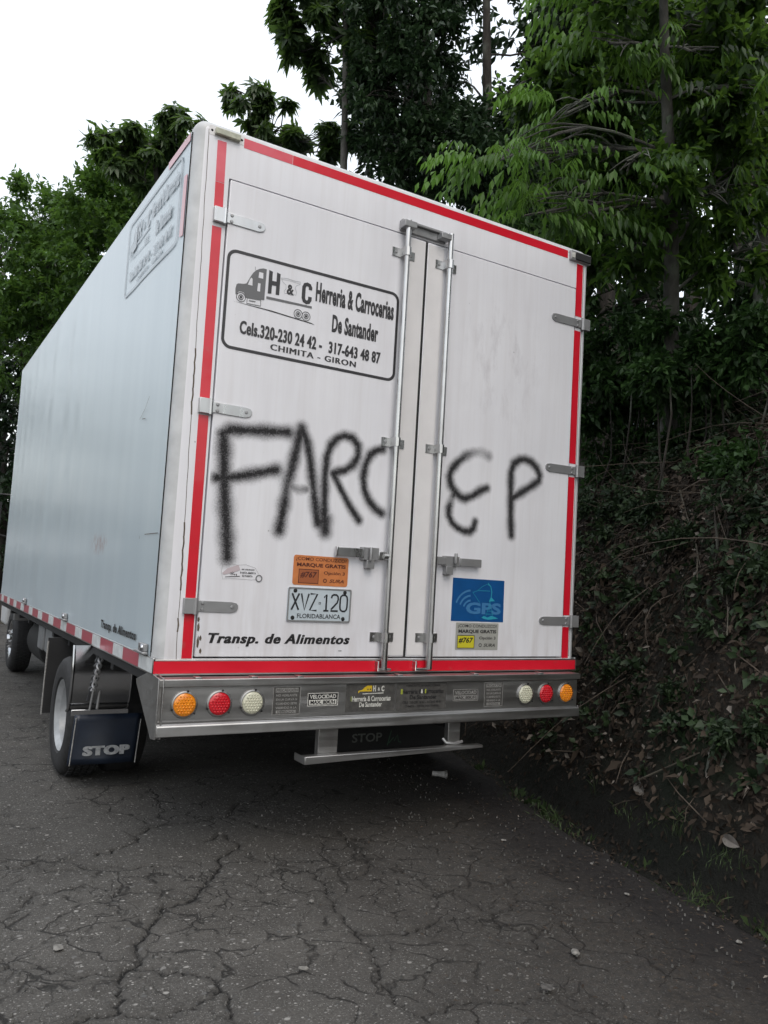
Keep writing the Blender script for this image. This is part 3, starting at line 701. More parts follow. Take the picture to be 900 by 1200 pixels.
# latch handles
def latch(D, left):
    bb = MB(); y = DY
    if left:
        bb.box(0.806, 0.955, y-.034, y-.026, 1.332, 1.376); bb.box(0.806, 0.816, y-.034, y-.012, 1.332, 1.378)
        bb.build('latch_handle', M['galv'], D, bevel=0.003)
        bb = MB(); bb.box(1.035, 1.100, y-.036, y-.026, 1.326, 1.368); bb.build('latch_plate', M['galv'], D, bevel=0.003)
        bb = MB(); bb.box(0.945, 1.038, y-.030, y, 1.322, 1.384); bb.box(0.972, 1.014, y-.034, y, 1.283, 1.322)
        bb.tube([(0.985, y-.045, 1.32), (0.985, y-.045, 1.384)], .008, 10)
        bb.build('latch_hasp', M['hinge_dark'], D, bevel=0.002)
        bb = MB(); bb.tube([(1.062, y-.036, 1.347), (1.095, y-.040, 1.347)], .013, 12); bb.build('latch_collar', M['galv'], D, smooth=True)
    else:
        bb = MB(); bb.box(1.530, 1.668, y-.030, y-.022, 1.324, 1.366); bb.build('latch_handle', M['hinge_dark'], D, bevel=0.003)
        bb = MB(); bb.box(1.430, 1.525, y-.028, y, 1.320, 1.372); bb.box(1.440, 1.484, y-.034, y, 1.277, 1.320)
        bb.tube([(1.492, y-.040, 1.335), (1.492, y-.040, 1.388)], .009, 10)
        bb.build('latch_hasp', M['hinge_dark'], D, bevel=0.002)
        bb = MB(); bb.box(1.372, 1.432, y-.040, y-.026, 1.325, 1.366); bb.build('latch_collar', M['hinge_dark'], D, bevel=0.003)
latch(LD, True); latch(RD, False)
# corner marker lamps
bb = MB(); bb.prism(rr(0.052, 0.222, 3.163, 3.207, 0.008), rearF(0.003), 0, 0.004); o = bb.build('marker_lamp', M['cream'], T)
bb = MB(); bb.box(0.078, 0.196, -0.020, -0.001, 3.168, 3.198); bb.build('lens', M['markl'], o, bevel=0.004)
for x in (0.066, 0.206):
    bb = MB(); bb.lathe([(0, .004), (.006, 0)], (x, -.001, 3.185), (0, -1, 0), 10); bb.build('screw', M['gasket'], o)
bb = MB(); bb.box(2.226, 2.384, -0.016, 0.004, 3.146, 3.204); o = bb.build('marker_lamp', M['hinge_dark'], T, bevel=0.004)
bb = MB(); bb.box(2.262, 2.380, -0.024, -0.014, 3.152, 3.196); bb.build('lens', M['gasket'], o, bevel=0.004)
bb = MB(); bb.box(2.234, 2.258, -0.019, -0.014, 3.160, 3.192); bb.build('screw_plate', M['print_w'], o, bevel=0.002)

# ---- graffiti: spray mask on fine patches of the door skin
GR = {
 'F': [([(0.215,1.832),(0.253,1.857),(0.40,1.872),(0.528,1.885)], .024), ([(0.224,1.825),(0.238,1.66),(0.253,1.515),(0.272,1.38),(0.281,1.291)], .029), ([(0.205,1.636),(0.30,1.652),(0.40,1.680),(0.484,1.705)], .023)],
 'A': [([(0.519,1.429),(0.546,1.635),(0.575,1.80),(0.598,1.915)], .024), ([(0.598,1.915),(0.630,1.85),(0.653,1.768),(0.685,1.60),(0.711,1.478)], .021), ([(0.555,1.640),(0.60,1.625),(0.641,1.632)], .015)],
 'R': [([(0.754,1.441),(0.742,1.561),(0.734,1.70),(0.738,1.80),(0.756,1.857),(0.79,1.895),(0.825,1.911),(0.870,1.905),(0.903,1.872),(0.905,1.82),(0.880,1.775),(0.84,1.745),(0.776,1.722)], .019), ([(0.776,1.722),(0.83,1.64),(0.88,1.57),(0.931,1.511)], .017), ([(0.752,1.500),(0.754,1.441)], .027)],
 'C': [([(1.043,1.873),(1.005,1.862),(0.973,1.836),(0.950,1.785),(0.941,1.72),(0.952,1.66),(0.980,1.612),(1.02,1.575),(1.057,1.557)], .0190)],
 'E': [([(1.700,1.924),(1.655,1.938),(1.601,1.930),(1.545,1.902),(1.500,1.864),(1.466,1.825),(1.452,1.785),(1.465,1.74),(1.493,1.709),(1.525,1.688),(1.558,1.680),(1.61,1.70),(1.66,1.733),(1.701,1.750)], .0195), ([(1.497,1.712),(1.475,1.670),(1.459,1.620),(1.462,1.581),(1.485,1.545),(1.522,1.522),(1.565,1.508),(1.601,1.509),(1.625,1.53),(1.633,1.565)], .0180)],
 'P': [([(1.884,1.51),(1.874,1.60),(1.870,1.69),(1.864,1.78),(1.862,1.855),(1.880,1.905),(1.92,1.932),(1.960,1.938),(2.005,1.928),(2.045,1.90),(2.068,1.862),(2.062,1.83),(2.02,1.80),(1.979,1.775),(1.93,1.745),(1.878,1.713)], .0205)]}
FADE = {'E': [((1.655, 1.938), .09, .5), ((1.470, 1.665), .025, .7)], 'A': [((.60, 1.625), .05, .6)]}
def spray(x, z, ch):
    D = np.zeros_like(x)
    for si, (pl, wd) in enumerate(GR[ch]):
        P = np.array(pl); best = np.full(x.shape, 9.0)
        for a, b_ in zip(P[:-1], P[1:]):
            d = b_-a; t = np.clip(((x-a[0])*d[0]+(z-a[1])*d[1])/(d@d), 0, 1)
            wj = wd*(1+0.07*np.sin(37*(a[0]+t*d[0])+53*(a[1]+t*d[1])))
            best = np.minimum(best, np.hypot(x-a[0]-t*d[0], z-a[1]-t*d[1])/wj)
        D = np.maximum(D, 1/(1+np.exp(2.35*(best-1.20)))*1.04-0.0*best)
    for c_, r0, k in FADE.get(ch, []):
        D = D*(1-(1-k)*np.exp(-((x-c_[0])**2+(z-c_[1])**2)/r0**2))
    return D
def graffiti():
    st = 0.0045
    for gi, (ch, par) in enumerate((('F', LD), ('A', LD), ('R', LD), ('C', LD), ('E', RD), ('P', RD))):
        P = np.concatenate([np.array(p) for p, _ in GR[ch]]); lo_ = np.round((P.min(0)-.13)/st)*st; hi_ = P.max(0)+.13
        xs = np.arange(max(lo_[0], 39*st), min(hi_[0], 1.124 if par is LD else 2.28), st); zs = np.arange(lo_[1], hi_[1], st)
        if ch == 'E': xs = np.arange(299*st, hi_[0], st)
        X, Z = np.meshgrid(xs, zs); V = spray(X, Z, ch)
        other = np.max([spray(X, Z, c2) for c2 in GR if c2 != ch], 0)
        tot = 1-(1-V)*(1-other)
        Vf = V[:-1, :-1]; Of = other[:-1, :-1]
        keep = (Vf > 0.004) & (Vf >= Of-.04)
        nx = len(xs); idx = (np.arange(len(zs)-1)[:, None]*nx+np.arange(nx-1)[None])[keep]
        q = np.stack([idx, idx+1, idx+nx+1, idx+nx], 1); used, inv = np.unique(q, return_inverse=True); q = inv.reshape(q.shape)
        v = np.stack([X.ravel()[used], np.full(len(used), DY-0.00020-.00003*gi), Z.ravel()[used]], 1)
        me = bpy.data.meshes.new('graffiti_letter'); me.from_pydata(v.tolist(), [], q.tolist()); me.materials.append(M['rear'])
        a_ = me.attributes.new('spray', 'FLOAT', 'POINT'); a_.data.foreach_set('value', np.clip((tot.ravel()[used]-0.03)/0.97, 0, 1).astype(np.float32)); me.update()
        o = bpy.data.objects.new('graffiti_letter', me); COL.objects.link(o); o.parent = par
        o['label'] = f'black spray painted letter {ch}'
graffiti()

# ---- company sign (door) and its weathered twin on the side
def company(fr, mats, par, sx=lambda x: x, sz=lambda z: z, name='company_sign'):
    """drawn in the door's own metres, remapped by sx, sz"""
    F = lambda u, v, d: fr(sx(u), sz(v), d)
    b = MB(); K, G, LG = 0, 1, 2
    out = rr(0.177, 1.087, 2.218, 2.673, 0.045, 8); inn = rr(0.191, 1.073, 2.232, 2.659, 0.033, 8)
    b.ring(out, inn, F, 0.0, K)
    for (xa, xb, za, zb, zc, zd) in ((0.381,0.399,2.509,2.512,2.620,2.616),(0.420,0.438,2.512,2.514,2.618,2.614)): b.flat([(xa,za),(xb,zb),(xb,zd),(xa,zc)], F, 0, K)
    b.flat([(0.398,2.552),(0.421,2.553),(0.421,2.574),(0.398,2.573)], F, 0.0001, K)
    b.line([(0.594,2.575),(0.594,2.586),(0.588,2.596),(0.577,2.599),(0.566,2.595),(0.560,2.582),(0.560,2.530),(0.566,2.516),(0.577,2.512),(0.588,2.516),(0.594,2.527),(0.594,2.542)], 0.0185, F, 0, K)
    b.text('&', 0.474, 0.511, 2.528, 2.577, F, 0, K, 0.035)
    b.text('Herreria & Carrocerias', 0.624, 1.058, 2.528, 2.625, F, 0, K, 0.030, 0.0, 1.08, 0.0009)
    b.text('De Santander', 0.720, 0.975, 2.399, 2.486, F, 0, K, 0.030, 0.0, 1.08, 0.0009)
    b.text('Cels.320-230 24 42 -', 0.260, 0.672, 2.296, 2.358, F, 0, K, 0.028, 0.0, 1.08, 0.0011)
    b.text('317-643 48 87', 0.710, 0.996, 2.294, 2.353, F, 0, K, 0.028, 0.0, 1.08, 0.0011)
    b.text('CHIMITA - GIRON', 0.414, 0.860, 2.252, 2.280, F, 0, K, 0.0, 0.0, 1.15, 0.0022)
    # lorry drawing: bonnet and sleeper cab with window holes, bumper, wheels, road line
    hull = [(0.228,2.470),(0.236,2.470),(0.2365,2.478),(0.243,2.486),(0.254,2.489),(0.266,2.486),(0.274,2.476),(0.277,2.464),(0.3665,2.474)]
    roof = [(0.3685,2.620),(0.352,2.620),(0.335,2.614),(0.318,2.603),(0.305,2.588),(0.293,2.567),(0.283,2.545),(0.276,2.531),(0.264,2.526),(0.238,2.522),(0.230,2.516),(0.226,2.495)]
    b.flat(hull+roof, F, 0.0, G)
    for win in ([(0.283,2.527),(0.305,2.527),(0.303,2.558),(0.297,2.563),(0.291,2.553)], [(0.331,2.571),(0.354,2.571),(0.353,2.598),(0.333,2.598)], [(0.329,2.508),(0.343,2.508),(0.343,2.546),(0.331,2.546)]):
        b.flat(win, F, 0.0006, 3)
    b.line([(0.314,2.602),(0.312,2.618)], 0.002, F, 0, G)
    b.flat([(0.376,2.483),(0.607,2.489),(0.607,2.499),(0.376,2.495)], F, 0, G)
    for (cx, cz, r) in ((0.2545,2.462,0.0225), (0.539,2.447,0.0225), (0.580,2.445,0.0225)):
        b.ring(circ(cx, cz, r), circ(cx, cz, r-0.0028), F, 0.0008, K)
        b.ring(circ(cx, cz, r*.58), circ(cx, cz, r*.40), F, 0.0008, G); b.flat(circ(cx, cz, r*.26, 12), F, 0.0008, K)
    b.ring([(0.283,2.439),(0.352,2.441),(0.351,2.471),(0.283,2.467)], [(0.2855,2.442),(0.3495,2.444),(0.3485,2.468),(0.2855,2.4645)], F, 0.0007, G)
    b.line([(0.293,2.455),(0.325,2.457)], 0.004, F, 0.0007, G)
    b.flat([(0.215,2.4365),(0.40,2.4290),(0.61,2.4150),(0.628,2.4135),(0.61,2.4195),(0.40,2.4345)], F, 0, K)
    # anvil outline behind the ampersand
    anv = [(0.442,2.597),(0.470,2.602),(0.500,2.599),(0.541,2.601),(0.540,2.590),(0.520,2.578),(0.515,2.565),(0.524,2.548),(0.521,2.533),(0.508,2.536),(0.497,2.528),(0.480,2.535),(0.465,2.527),(0.461,2.540),(0.470,2.552),(0.468,2.570),(0.452,2.580)]
    b.line(anv, 0.0018, F, 0.0, LG, True); b.line([(0.444,2.592),(0.48,2.594),(0.538,2.592)], 0.0014, F, 0, LG)
    return b.build(name, mats, par)
company(lambda u, v, d: (u, DY-0.0012-d, v), [M['ink'], M['grey'], M['lgrey'], M['rear']], LD)
# side: u=-y from -1.145 (front) to -0.155, z 2.70..3.12
sxx = lambda x: -1.145+(x-0.177)*(0.99/0.91); szz = lambda z: 2.695+(z-2.218)*(0.425/0.455)
company(lambda u, v, d: (-0.0120-d, -u, v), [M['faint'], M['faint'], M['faint'], M['side']], T, sxx, szz, 'side_sign')

b = MB(); b.text('Transp. de Alimentos', 0.222, 0.919, 0.903, 0.961, rearF(DY), 0.0012, 0, 0.026, 0.25, 1.12, 0.0017); b.build('lettering', M['black'], LD)
b = MB(); b.text('Transp. de Alimentos', -1.016, -0.296, 0.884, 0.938, sideF(-0.0125), 0.0, 0, 0.026, 0.12, 1.12, 0.002); b.build('side_lettering', M['black'], T)
b = MB(); b.text('-', 0.862, 0.880, 0.884, 0.887, rearF(DY), 0.0012); b.build('lettering', M['black'], LD)

# ---- stickers and plate
def sticker_how(x0, x1, z0, z1, paper, ink, box, boxink, par, boxin, name):
    F = rearF(DY-0.0006); b = MB(); X = lambda t: x0+(x1-x0)*t; Z = lambda t: z0+(z1-z0)*t
    b.prism(rr(x0, x1, z0, z1, 0.012 if name else 0.004, 4), F, 0, 0.0008, 0)
    b.text('¿COMO CONDUZCO?', X(.04), X(.96), Z(.80), Z(.94), F, 0.0014, 1, 0.01)
    b.text('MARQUE GRATIS', X(.06), X(.95), Z(.60), Z(.75), F, 0.0014, 1, 0.04)
    b.flat(rr(X(boxin[0]), X(boxin[1]), Z(.06), Z(.54), 0.001, 2), F, 0.0014, 2)
    b.ring([(X(boxin[0]), Z(.06)), (X(boxin[1]), Z(.06)), (X(boxin[1]), Z(.54)), (X(boxin[0]), Z(.54))], [(X(boxin[0])+.003, Z(.06)+.003), (X(boxin[1])-.003, Z(.06)+.003), (X(boxin[1])-.003, Z(.54)-.003), (X(boxin[0])+.003, Z(.54)-.003)], F, 0.0018, 1)
    b.text('#767', X(boxin[0]+.03), X(boxin[1]-.03), Z(.24), Z(.46), F, 0.0020, 3, 0.03, 0.2)
    b.text('Opción 3', X(.55), X(.94), Z(.36), Z(.50), F, 0.0014, 1, 0.02)
    b.ring(circ(X(.58), Z(.18), .010, 14), circ(X(.58), Z(.18), .006, 14), F, 0.0014, 1)
    b.text('SURA', X(.66), X(.93), Z(.12), Z(.24), F, 0.0014, 3 if not name else 1, 0.02, 0.3)
    return b.build('sticker', [paper, ink, box, boxink], par)
o = sticker_how(0.601, 0.889, 1.187, 1.325, M['stick_or'], M['stick_ink'], M['stick_ord'], M['stick_ink'], LD, (.10, .46), 1); o['label'] = 'orange driver hotline sticker'
o = sticker_how(1.543, 1.823, 0.893, 1.034, M['stick_gr'], M['ink'], M['yellow'], M['black'], RD, (.04, .44), 0); o['label'] = 'silver and yellow driver hotline sticker'
# blue satellite tracking sticker
F = rearF(DY-0.0006); b = MB(); b.prism([(1.508, 1.041), (1.853, 1.041), (1.850, 1.263), (1.509, 1.264)], F, 0, 0.0008, 0)
b.text('GPS', 1.600, 1.834, 1.080, 1.141, F, 0.0013, 1, 0.04)
for r0 in (0.050, 0.075, 0.102):
    P = [(1.632+r0*math.cos(a)*-1, 1.100+r0*math.sin(a)) for a in np.linspace(0.35, 1.5, 10)]; b.line(P, 0.010, F, 0.0012, 1)
b.line([(1.640,1.192),(1.672,1.203),(1.755,1.204)], 0.0022, F, 0.0016, 2); b.line([(1.672,1.203),(1.700,1.225),(1.730,1.238),(1.755,1.232)], 0.0018, F, 0.0016, 2)
b.line([(1.640,1.192),(1.662,1.170),(1.680,1.150),(1.690,1.140)], 0.0020, F, 0.0016, 2)
b.line([(1.738,1.244),(1.758,1.228),(1.766,1.200),(1.764,1.170),(1.752,1.148)], 0.0055, F, 0.0017, 2)
b.flat([(1.752,1.148),(1.764,1.172),(1.790,1.152)], F, 0.0018, 2)
for z_, hw in ((1.128,.006), (1.114,.012), (1.098,.019), (1.082,.028)): b.line([(1.757-hw, z_), (1.757+hw, z_)], 0.0020, F, 0.0019, 2)
b.line([(1.757,1.148),(1.735,1.072)], .0018, F, .0018, 2); b.line([(1.757,1.148),(1.780,1.072)], .0018, F, .0018, 2)
b.flat([(1.705,1.062),(1.720,1.072),(1.745,1.064),(1.770,1.074),(1.800,1.066),(1.818,1.060),(1.79,1.056),(1.75,1.052),(1.72,1.056)], F, 0.0018, 2)
o = b.build('sticker', [M['blue'], M['blue2'], M['cyan']], RD); o['label'] = 'blue satellite tracking sticker'
# torn sticker remains
b = MB(); F = rearF(DY-0.0006)
b.flat([(0.262,1.222),(0.285,1.244),(0.335,1.262),(0.345,1.240),(0.315,1.228),(0.27,1.215)], F, 0.0016, 2)
for k_, (a, c, z) in enumerate(((0.352,0.412,1.242), (0.345,0.420,1.228), (0.355,0.405,1.214))):
    b.text(('NO ARRANQUE','SI ESTA ABIERTA','SU PUERTA')[k_], a, c, z-.0035, z+.0045, F, 0.0016, 0, 0.03)
b.line([(0.277,1.206),(0.345,1.212)], .0028, F, .0016, 0)
b.line([(0.262,1.258),(0.30,1.264),(0.33,1.26),(0.37,1.264),(0.415,1.252),(0.432,1.226)], .0010, F, .0016, 1); b.line([(0.262,1.258),(0.258,1.23),(0.266,1.196),(0.31,1.200),(0.40,1.198),(0.42,1.200)], .0010, F, .0016, 1)
b.ring(circ(.436, 1.206, .0165, 18), circ(.436, 1.206, .0115, 18), F, .0018, 1)
b.text('*', .300, .316, 1.214, 1.232, F, .0016, 0); b.text('.,', .318, .330, 1.208, 1.222, F, .0016, 0)
o = b.build('sticker', [M['ink'], M['grey'], simple('pink_residue', (0.52, 0.44, 0.46, 1), .5)], LD); o['label'] = 'torn remains of a paper sticker'
# number plate
b = MB(); F = rearF(DY-0.003)
b.prism(rr(0.582, 0.912, 1.019, 1.176, 0.008, 4), F, -0.002, 0.0022, 0)
b.ring(rr(0.582, 0.912, 1.019, 1.176, 0.008, 4), rr(0.589, 0.905, 1.026, 1.169, 0.006, 4), F, 0.0040, 1)
GL = {'X': [[(0, 0), (1, 1)], [(0, 1), (1, 0)]], 'V': [[(0, 1), (.5, 0), (1, 1)]], 'Z': [[(0, 1), (1, 1), (0, 0), (1, 0)]], '1': [[(.2, .80), (.55, 1), (.55, 0)], [(.15, 0), (.95, 0)]],
      '2': [[(.02, .78), (.08, .93), (.3, 1), (.7, 1), (.93, .9), (.97, .72), (.85, .52), (.1, .12), (0, 0), (1, 0)]], '0': [[(.3, 0), (.7, 0), (.93, .10), (1, .28), (1, .72), (.93, .9), (.7, 1), (.3, 1), (.07, .9), (0, .72), (0, .28), (.07, .10), (.3, 0)]]}
for ch, gx0, gx1 in (('X', .603, .639), ('V', .650, .688), ('Z', .696, .732), ('1', .762, .796), ('2', .806, .844), ('0', .854, .892)):
    for st_ in GL[ch]: b.line([(gx0+(gx1-gx0)*p_[0], 1.072+.076*p_[1]) for p_ in st_], .0085, F, .0030+.0001*GL[ch].index(st_), 2)
b.ring([(.741,1.101),(.752,1.101),(.752,1.111),(.741,1.111)], [(.7435,1.1035),(.7495,1.1035),(.7495,1.1085),(.7435,1.1085)], F, .0030, 2)
b.text('FLORIDABLANCA', 0.634, 0.860, 1.035, 1.056, F, 0.0030, 2, 0.015)
o = b.build('number_plate', [M['plate'], M['hinge_dark'], M['plate_ink']], LD)
for x, z in ((.618, 1.160), (.877, 1.160), (.612, 1.036), (.874, 1.036)):
    q_ = MB(); q_.lathe([(0, .005), (.006, .004), (.010, .0005)], (x, DY-.005, z), (0, -1, 0), 12); q_.build('plate_bolt', M['gasket'], LD)

# ---- side fittings
for yy in (0.155, 2.05, 3.90):
    bb = MB(); bb.box(-0.035, -0.010, yy-.075, yy+.075, 0.856, 0.868); bb.box(-0.030, -0.010, yy-.07, yy+.02, 0.868, 0.902)
    bb.build('side_clamp', M['hinge_dark'], T, bevel=0.004)
    bb = MB(); bb.lathe([(0, .026), (.012, .024), (.018, .012), (.018, 0)], (-0.014, yy-.045, .884), (-1, 0, 0), 14); bb.build('clamp_lamp', M['chrome'], T, smooth=True)
b = MB(); F = sideF(-0.0125)
for P in ([(-.285,1.375),(-.07,1.378)], [(-.37,1.37),(-.372,1.355)], [(-.55,1.94),(-.46,1.98),(-.40,2.03)], [(-.50,1.935),(-.44,1.93)]): b.line(P, .003, F, 0)
b.build('side_scratch', M['rust'], T)

# ---- bumper
BY = -0.10
b = MB(); x0, x1 = -0.004, 2.345
b.box(x0, x1, BY, BY+.09, 0.744, 0.776)        # top channel
b.box(x0, x1-.012, BY+.012, BY+.018, 0.59, 0.744)      # face
b.box(x0, x1-.012, BY+.002, BY+.06, 0.586, 0.600)
# lower lip folded outward
fr = lambda u, v, d: (d, u, v)
b.prism([(BY+.002,.600),(BY-.010,.586),(BY-.012,.545),(BY+.05,.538),(BY+.05,.600)], lambda u, v, d: (x0+d, u, v), 0, x1-.012-x0)
bump = b.build('bumper', M['inox'], T, bevel=0.003)
b = MB(); b.prism([(BY-.004,.780),(.04,.792),(.245,.735),(.235,.715),(-.045,.528),(BY-.006,.536)], lambda u, v, d: (-0.002-d, u, v), 0, 0.006)
b.prism([(BY-.004,.780),(.04,.792),(.245,.735),(.235,.715),(-.045,.528),(BY-.006,.536)], lambda u, v, d: (-0.002-d, u, v), -.02, -0.014)
b.build('bumper_wing', M['inox'], bump, bevel=0.002)
b = MB()
for x in (0.15, 0.40, 0.62, 1.15, 1.61, 2.05): b.box(x, x+.028, BY+.006, BY+.05, 0.7755, 0.783)
b.build('bumper_tab', M['inox'], bump, bevel=0.002)
fy = BY+0.012
def lamp(x, z, mat, sq=1.0):
    lb = MB(); r = 0.0485
    lb.lathe([(0, .013), (r*.55, .0125), (r*.85, .010), (r*.98, .005), (r, 0)], (x, fy, z), (0, -1, 0), 40)
    o = lb.build('tail_lamp', mat, T, smooth=True)
    rb = MB(); rb.lathe([(r, -.001), (r, .008), (r+.003, .008), (r+.007, .006), (r+.009, 0)], (x, fy, z), (0, -1, 0), 40); rb.build('rim', M['inox'], o, smooth=True)
    # moulded LED pips in the lens
    pb = MB()
    for iz in range(-3, 4):
        for ix in range(-3, 4):
            px = ix*.0128+(.0064 if iz % 2 else 0); pz = iz*.0112; rad = math.hypot(px, pz)
            if rad > r*.84: continue
            h = 0.0128-0.0028*(rad/(r*.85))**2
            pb.lathe([(0, h+.0040), (.0030, h+.0030), (.0050, h-.0006)], (x+px, fy, z+pz), (0, -1, 0), 8)
    pb.build('led_pips', mat, o, smooth=True); o.children[-1]['kind'] = 'stuff' if False else 'part'
    del o.children[-1]['kind']
    for a in (80, 200, 320):
        sb = MB(); sb.lathe([(0, .004), (.004, .003), (.005, 0)], (x+math.cos(math.radians(a))*(r+.0075), fy-.009, z+math.sin(math.radians(a))*(r+.0075)), (0, -1, 0), 8); sb.build('screw', M['gasket'], o)
for x, mt in ((0.111, 'amber'), (0.262, 'redl'), (0.411, 'clear'), (1.957, 'clear'), (2.102, 'redl'), (2.248, 'amber')): lamp(x, 0.671, M[mt])
# bumper stickers
F = rearF(fy)
def panel(x0, x1, z0, z1, m, b): b.prism([(x0, z0), (x1, z0), (x1, z1), (x0, z1)], F, 0, 0.0008, m)
for (x0_, x1_) in ((0.506, 0.640), (1.682, 1.804)):
    b = MB(); panel(x0_, x1_, .613, .737, 0, b); X = lambda t: x0_+(x1_-x0_)*t
    b.ring([(x0_, .613), (x1_, .613), (x1_, .737), (x0_, .737)], [(x0_+.003, .616), (x1_-.003, .616), (x1_-.003, .734), (x0_+.003, .734)], F, .0014, 1)
    b.flat([(X(.09), .711), (X(.91), .711), (X(.91), .730), (X(.09), .730)], F, .0013, 1); b.text('PRECAUCION', X(.12), X(.88), .714, .727, F, .0018, 2, .02)
    for i_, s_ in enumerate(('NO ADELANTE', 'EN LA CURVA SI', 'CUANDO ESTE', 'VIRANDO A LA')): b.text(s_, X(.12), X(.88), .694-i_*.018-.001, .694-i_*.018+.009, F, .0014, 1, .03)
    b.flat([(X(.14), .620), (X(.86), .620), (X(.86), .633), (X(.14), .633)], F, .0013, 1); b.text('DERECHA', X(.2), X(.8), .6215, .6315, F, .0018, 2, .02)
    b.build('warning_sticker', [M['stick_dk'], M['print_g'], M['stick_dk']], bump)
for (x0_, x1_) in ((0.676, 0.832), (1.484, 1.642)):
    b = MB(); z0_ = .646; z1_ = .705; panel(x0_, x1_, z0_, z1_, 0, b); X = lambda t: x0_+(x1_-x0_)*t
    b.ring([(x0_, z0_), (x1_, z0_), (x1_, z1_), (x0_, z1_)], [(x0_+.003, z0_+.003), (x1_-.003, z0_+.003), (x1_-.003, z1_-.003), (x0_+.003, z1_-.003)], F, .0014, 1)
    b.text('VELOCIDAD', X(.07), X(.93), .679, .697, F, .0014, 1, .03)
    b.flat([(X(.05), .652), (X(.95), .652), (X(.95), .674), (X(.05), .674)], F, .0012, 1); b.text('MAX. 80K/H', X(.10), X(.90), .655, .671, F, .0018, 0, .04)
    b.build('speed_sticker', [M['black'] if x0_ < 1 else M['stick_dk'], M['print_w'] if x0_ < 1 else M['print_g']], bump)
b = MB(); panel(.872, 1.138, .613, .741, 0, b)
hull = [(.945,.704),(.950,.704),(.957,.712),(.964,.713),(1.002,.713),(1.002,.733),(.990,.734),(.978,.730),(.968,.722),(.951,.717)]
b.flat([(.935,.700),(.940,.700),(.945,.706),(1.010,.706),(1.010,.733),(.985,.733),(.968,.724),(.958,.713),(.938,.710)], F, .0014, 1)
for wx in (.985, .998): b.flat([(wx, .712), (wx+.006, .712), (wx+.006, .719), (wx, .719)], F, .0018, 0)
b.text('H', 1.016, 1.032, .705, .733, F, .0014, 2, .06); b.text('&', 1.042, 1.054, .708, .724, F, .0014, 2, .03); b.text('C', 1.062, 1.078, .704, .732, F, .0014, 2, .06)
b.line([(.960,.695),(1.075,.697)], .004, F, .0014, 2)
b.text('Herreria & Carrocerias', .905, 1.116, .660, .685, F, .0014, 2, .03); b.flat([(.898,.662),(.905,.662),(.905,.684),(.898,.684)], F, .0014, 3)
b.text('De Santander', .945, 1.070, .634, .657, F, .0014, 2, .03)
b.build('company_sticker', [M['stick_dk'], M['yel2'], M['print_w'], simple('olive_print', (.14, .17, .04, 1), .6)], bump)
b = MB(); panel(1.150, 1.442, .613, .741, 0, b)
b.text('FABRICANTE DE CARROCERIAS', 1.20, 1.40, .722, .733, F, .0014, 1, .03); b.text('Herreria & Carrocerias', 1.180, 1.425, .688, .712, F, .0014, 1, .03)
b.text('&', 1.288, 1.302, .690, .711, F, .0020, 2, .05); b.flat([(1.172,.688),(1.183,.688),(1.183,.713),(1.172,.713)], F, .0018, 3); b.flat([(1.312,.690),(1.320,.690),(1.320,.711),(1.312,.711)], F, .002, 3)
b.text('De Santander', 1.225, 1.385, .662, .683, F, .0014, 1, .03)
b.text('CELS. 320-230 24 42 - 317-643 48 87', 1.185, 1.415, .642, .654, F, .0014, 1, .02); b.text('CHIMITA - GIRON SANTANDER', 1.20, 1.40, .624, .634, F, .0014, 1, .02)
b.build('company_sticker', [M['stick_dk'], M['black'], M['print_w'], simple('lime_print', (.30, .34, .04, 1), .6)], bump)

# ---- step bar below the bumper
b = MB(); b.box(0.762, 0.862, -0.055, -0.02, 0.405, 0.55); b.box(1.492, 1.565, -0.055, -0.02, 0.40, 0.55)
b.box(0.675, 1.672, -0.105, -0.060, 0.421, 0.426); b.prism([(0.675, .392), (1.20, .402), (1.672, .412), (1.672, .4255), (0.675, .4255)], rearF(-0.105), 0, 0.005)
b.box(0.671, 0.6755, -0.110, 0.0, 0.392, 0.426)
b.build('step_bar', M['inox'], T, bevel=0.002)
b = MB(); b.tube([(1.47, -.04, .455), (1.48, -.055, .437), (1.53, -.062, .430), (1.58, -.055, .437)], .008, 8); b.build('tow_hook', M['hinge_dark'], T, smooth=True)

# ---- chassis, axle, springs
b = MB()
for x in (0.78, 1.50): b.box(x, x+.08, 0.0, 7.0, 0.50, 0.72)
for yy in (0.05, 1.0, 2.4, 3.6, 4.8): b.box(0.86, 1.50, yy, yy+.08, 0.54, 0.68)
for yy in np.arange(0.2, 5.6, 0.6): b.box(0.02, W-.02, yy, yy+.06, 0.70, 0.745)
b.build('chassis', M['chassis'], T)
WR, WY = 0.336, 1.652
b = MB(); b.tube([(0.2, WY, WR), (W-.2, WY, WR)], .05, 12); b.lathe([(0, -.16), (.10, -.13), (.15, 0), (.10, .13), (0, .16)], (W/2, WY, WR), (0, 1, 0), 20)
for x in (0.62, 1.70):
    for i in range(5): b.box(x, x+.06, WY-.55+i*.08, WY+.55-i*.08, .40-i*.012, .41-i*.012)
b.tube([(W/2, WY, WR+.05), (W/2, 4.8, .55)], .045, 12)
b.build('rear_axle', M['chassis'], T)

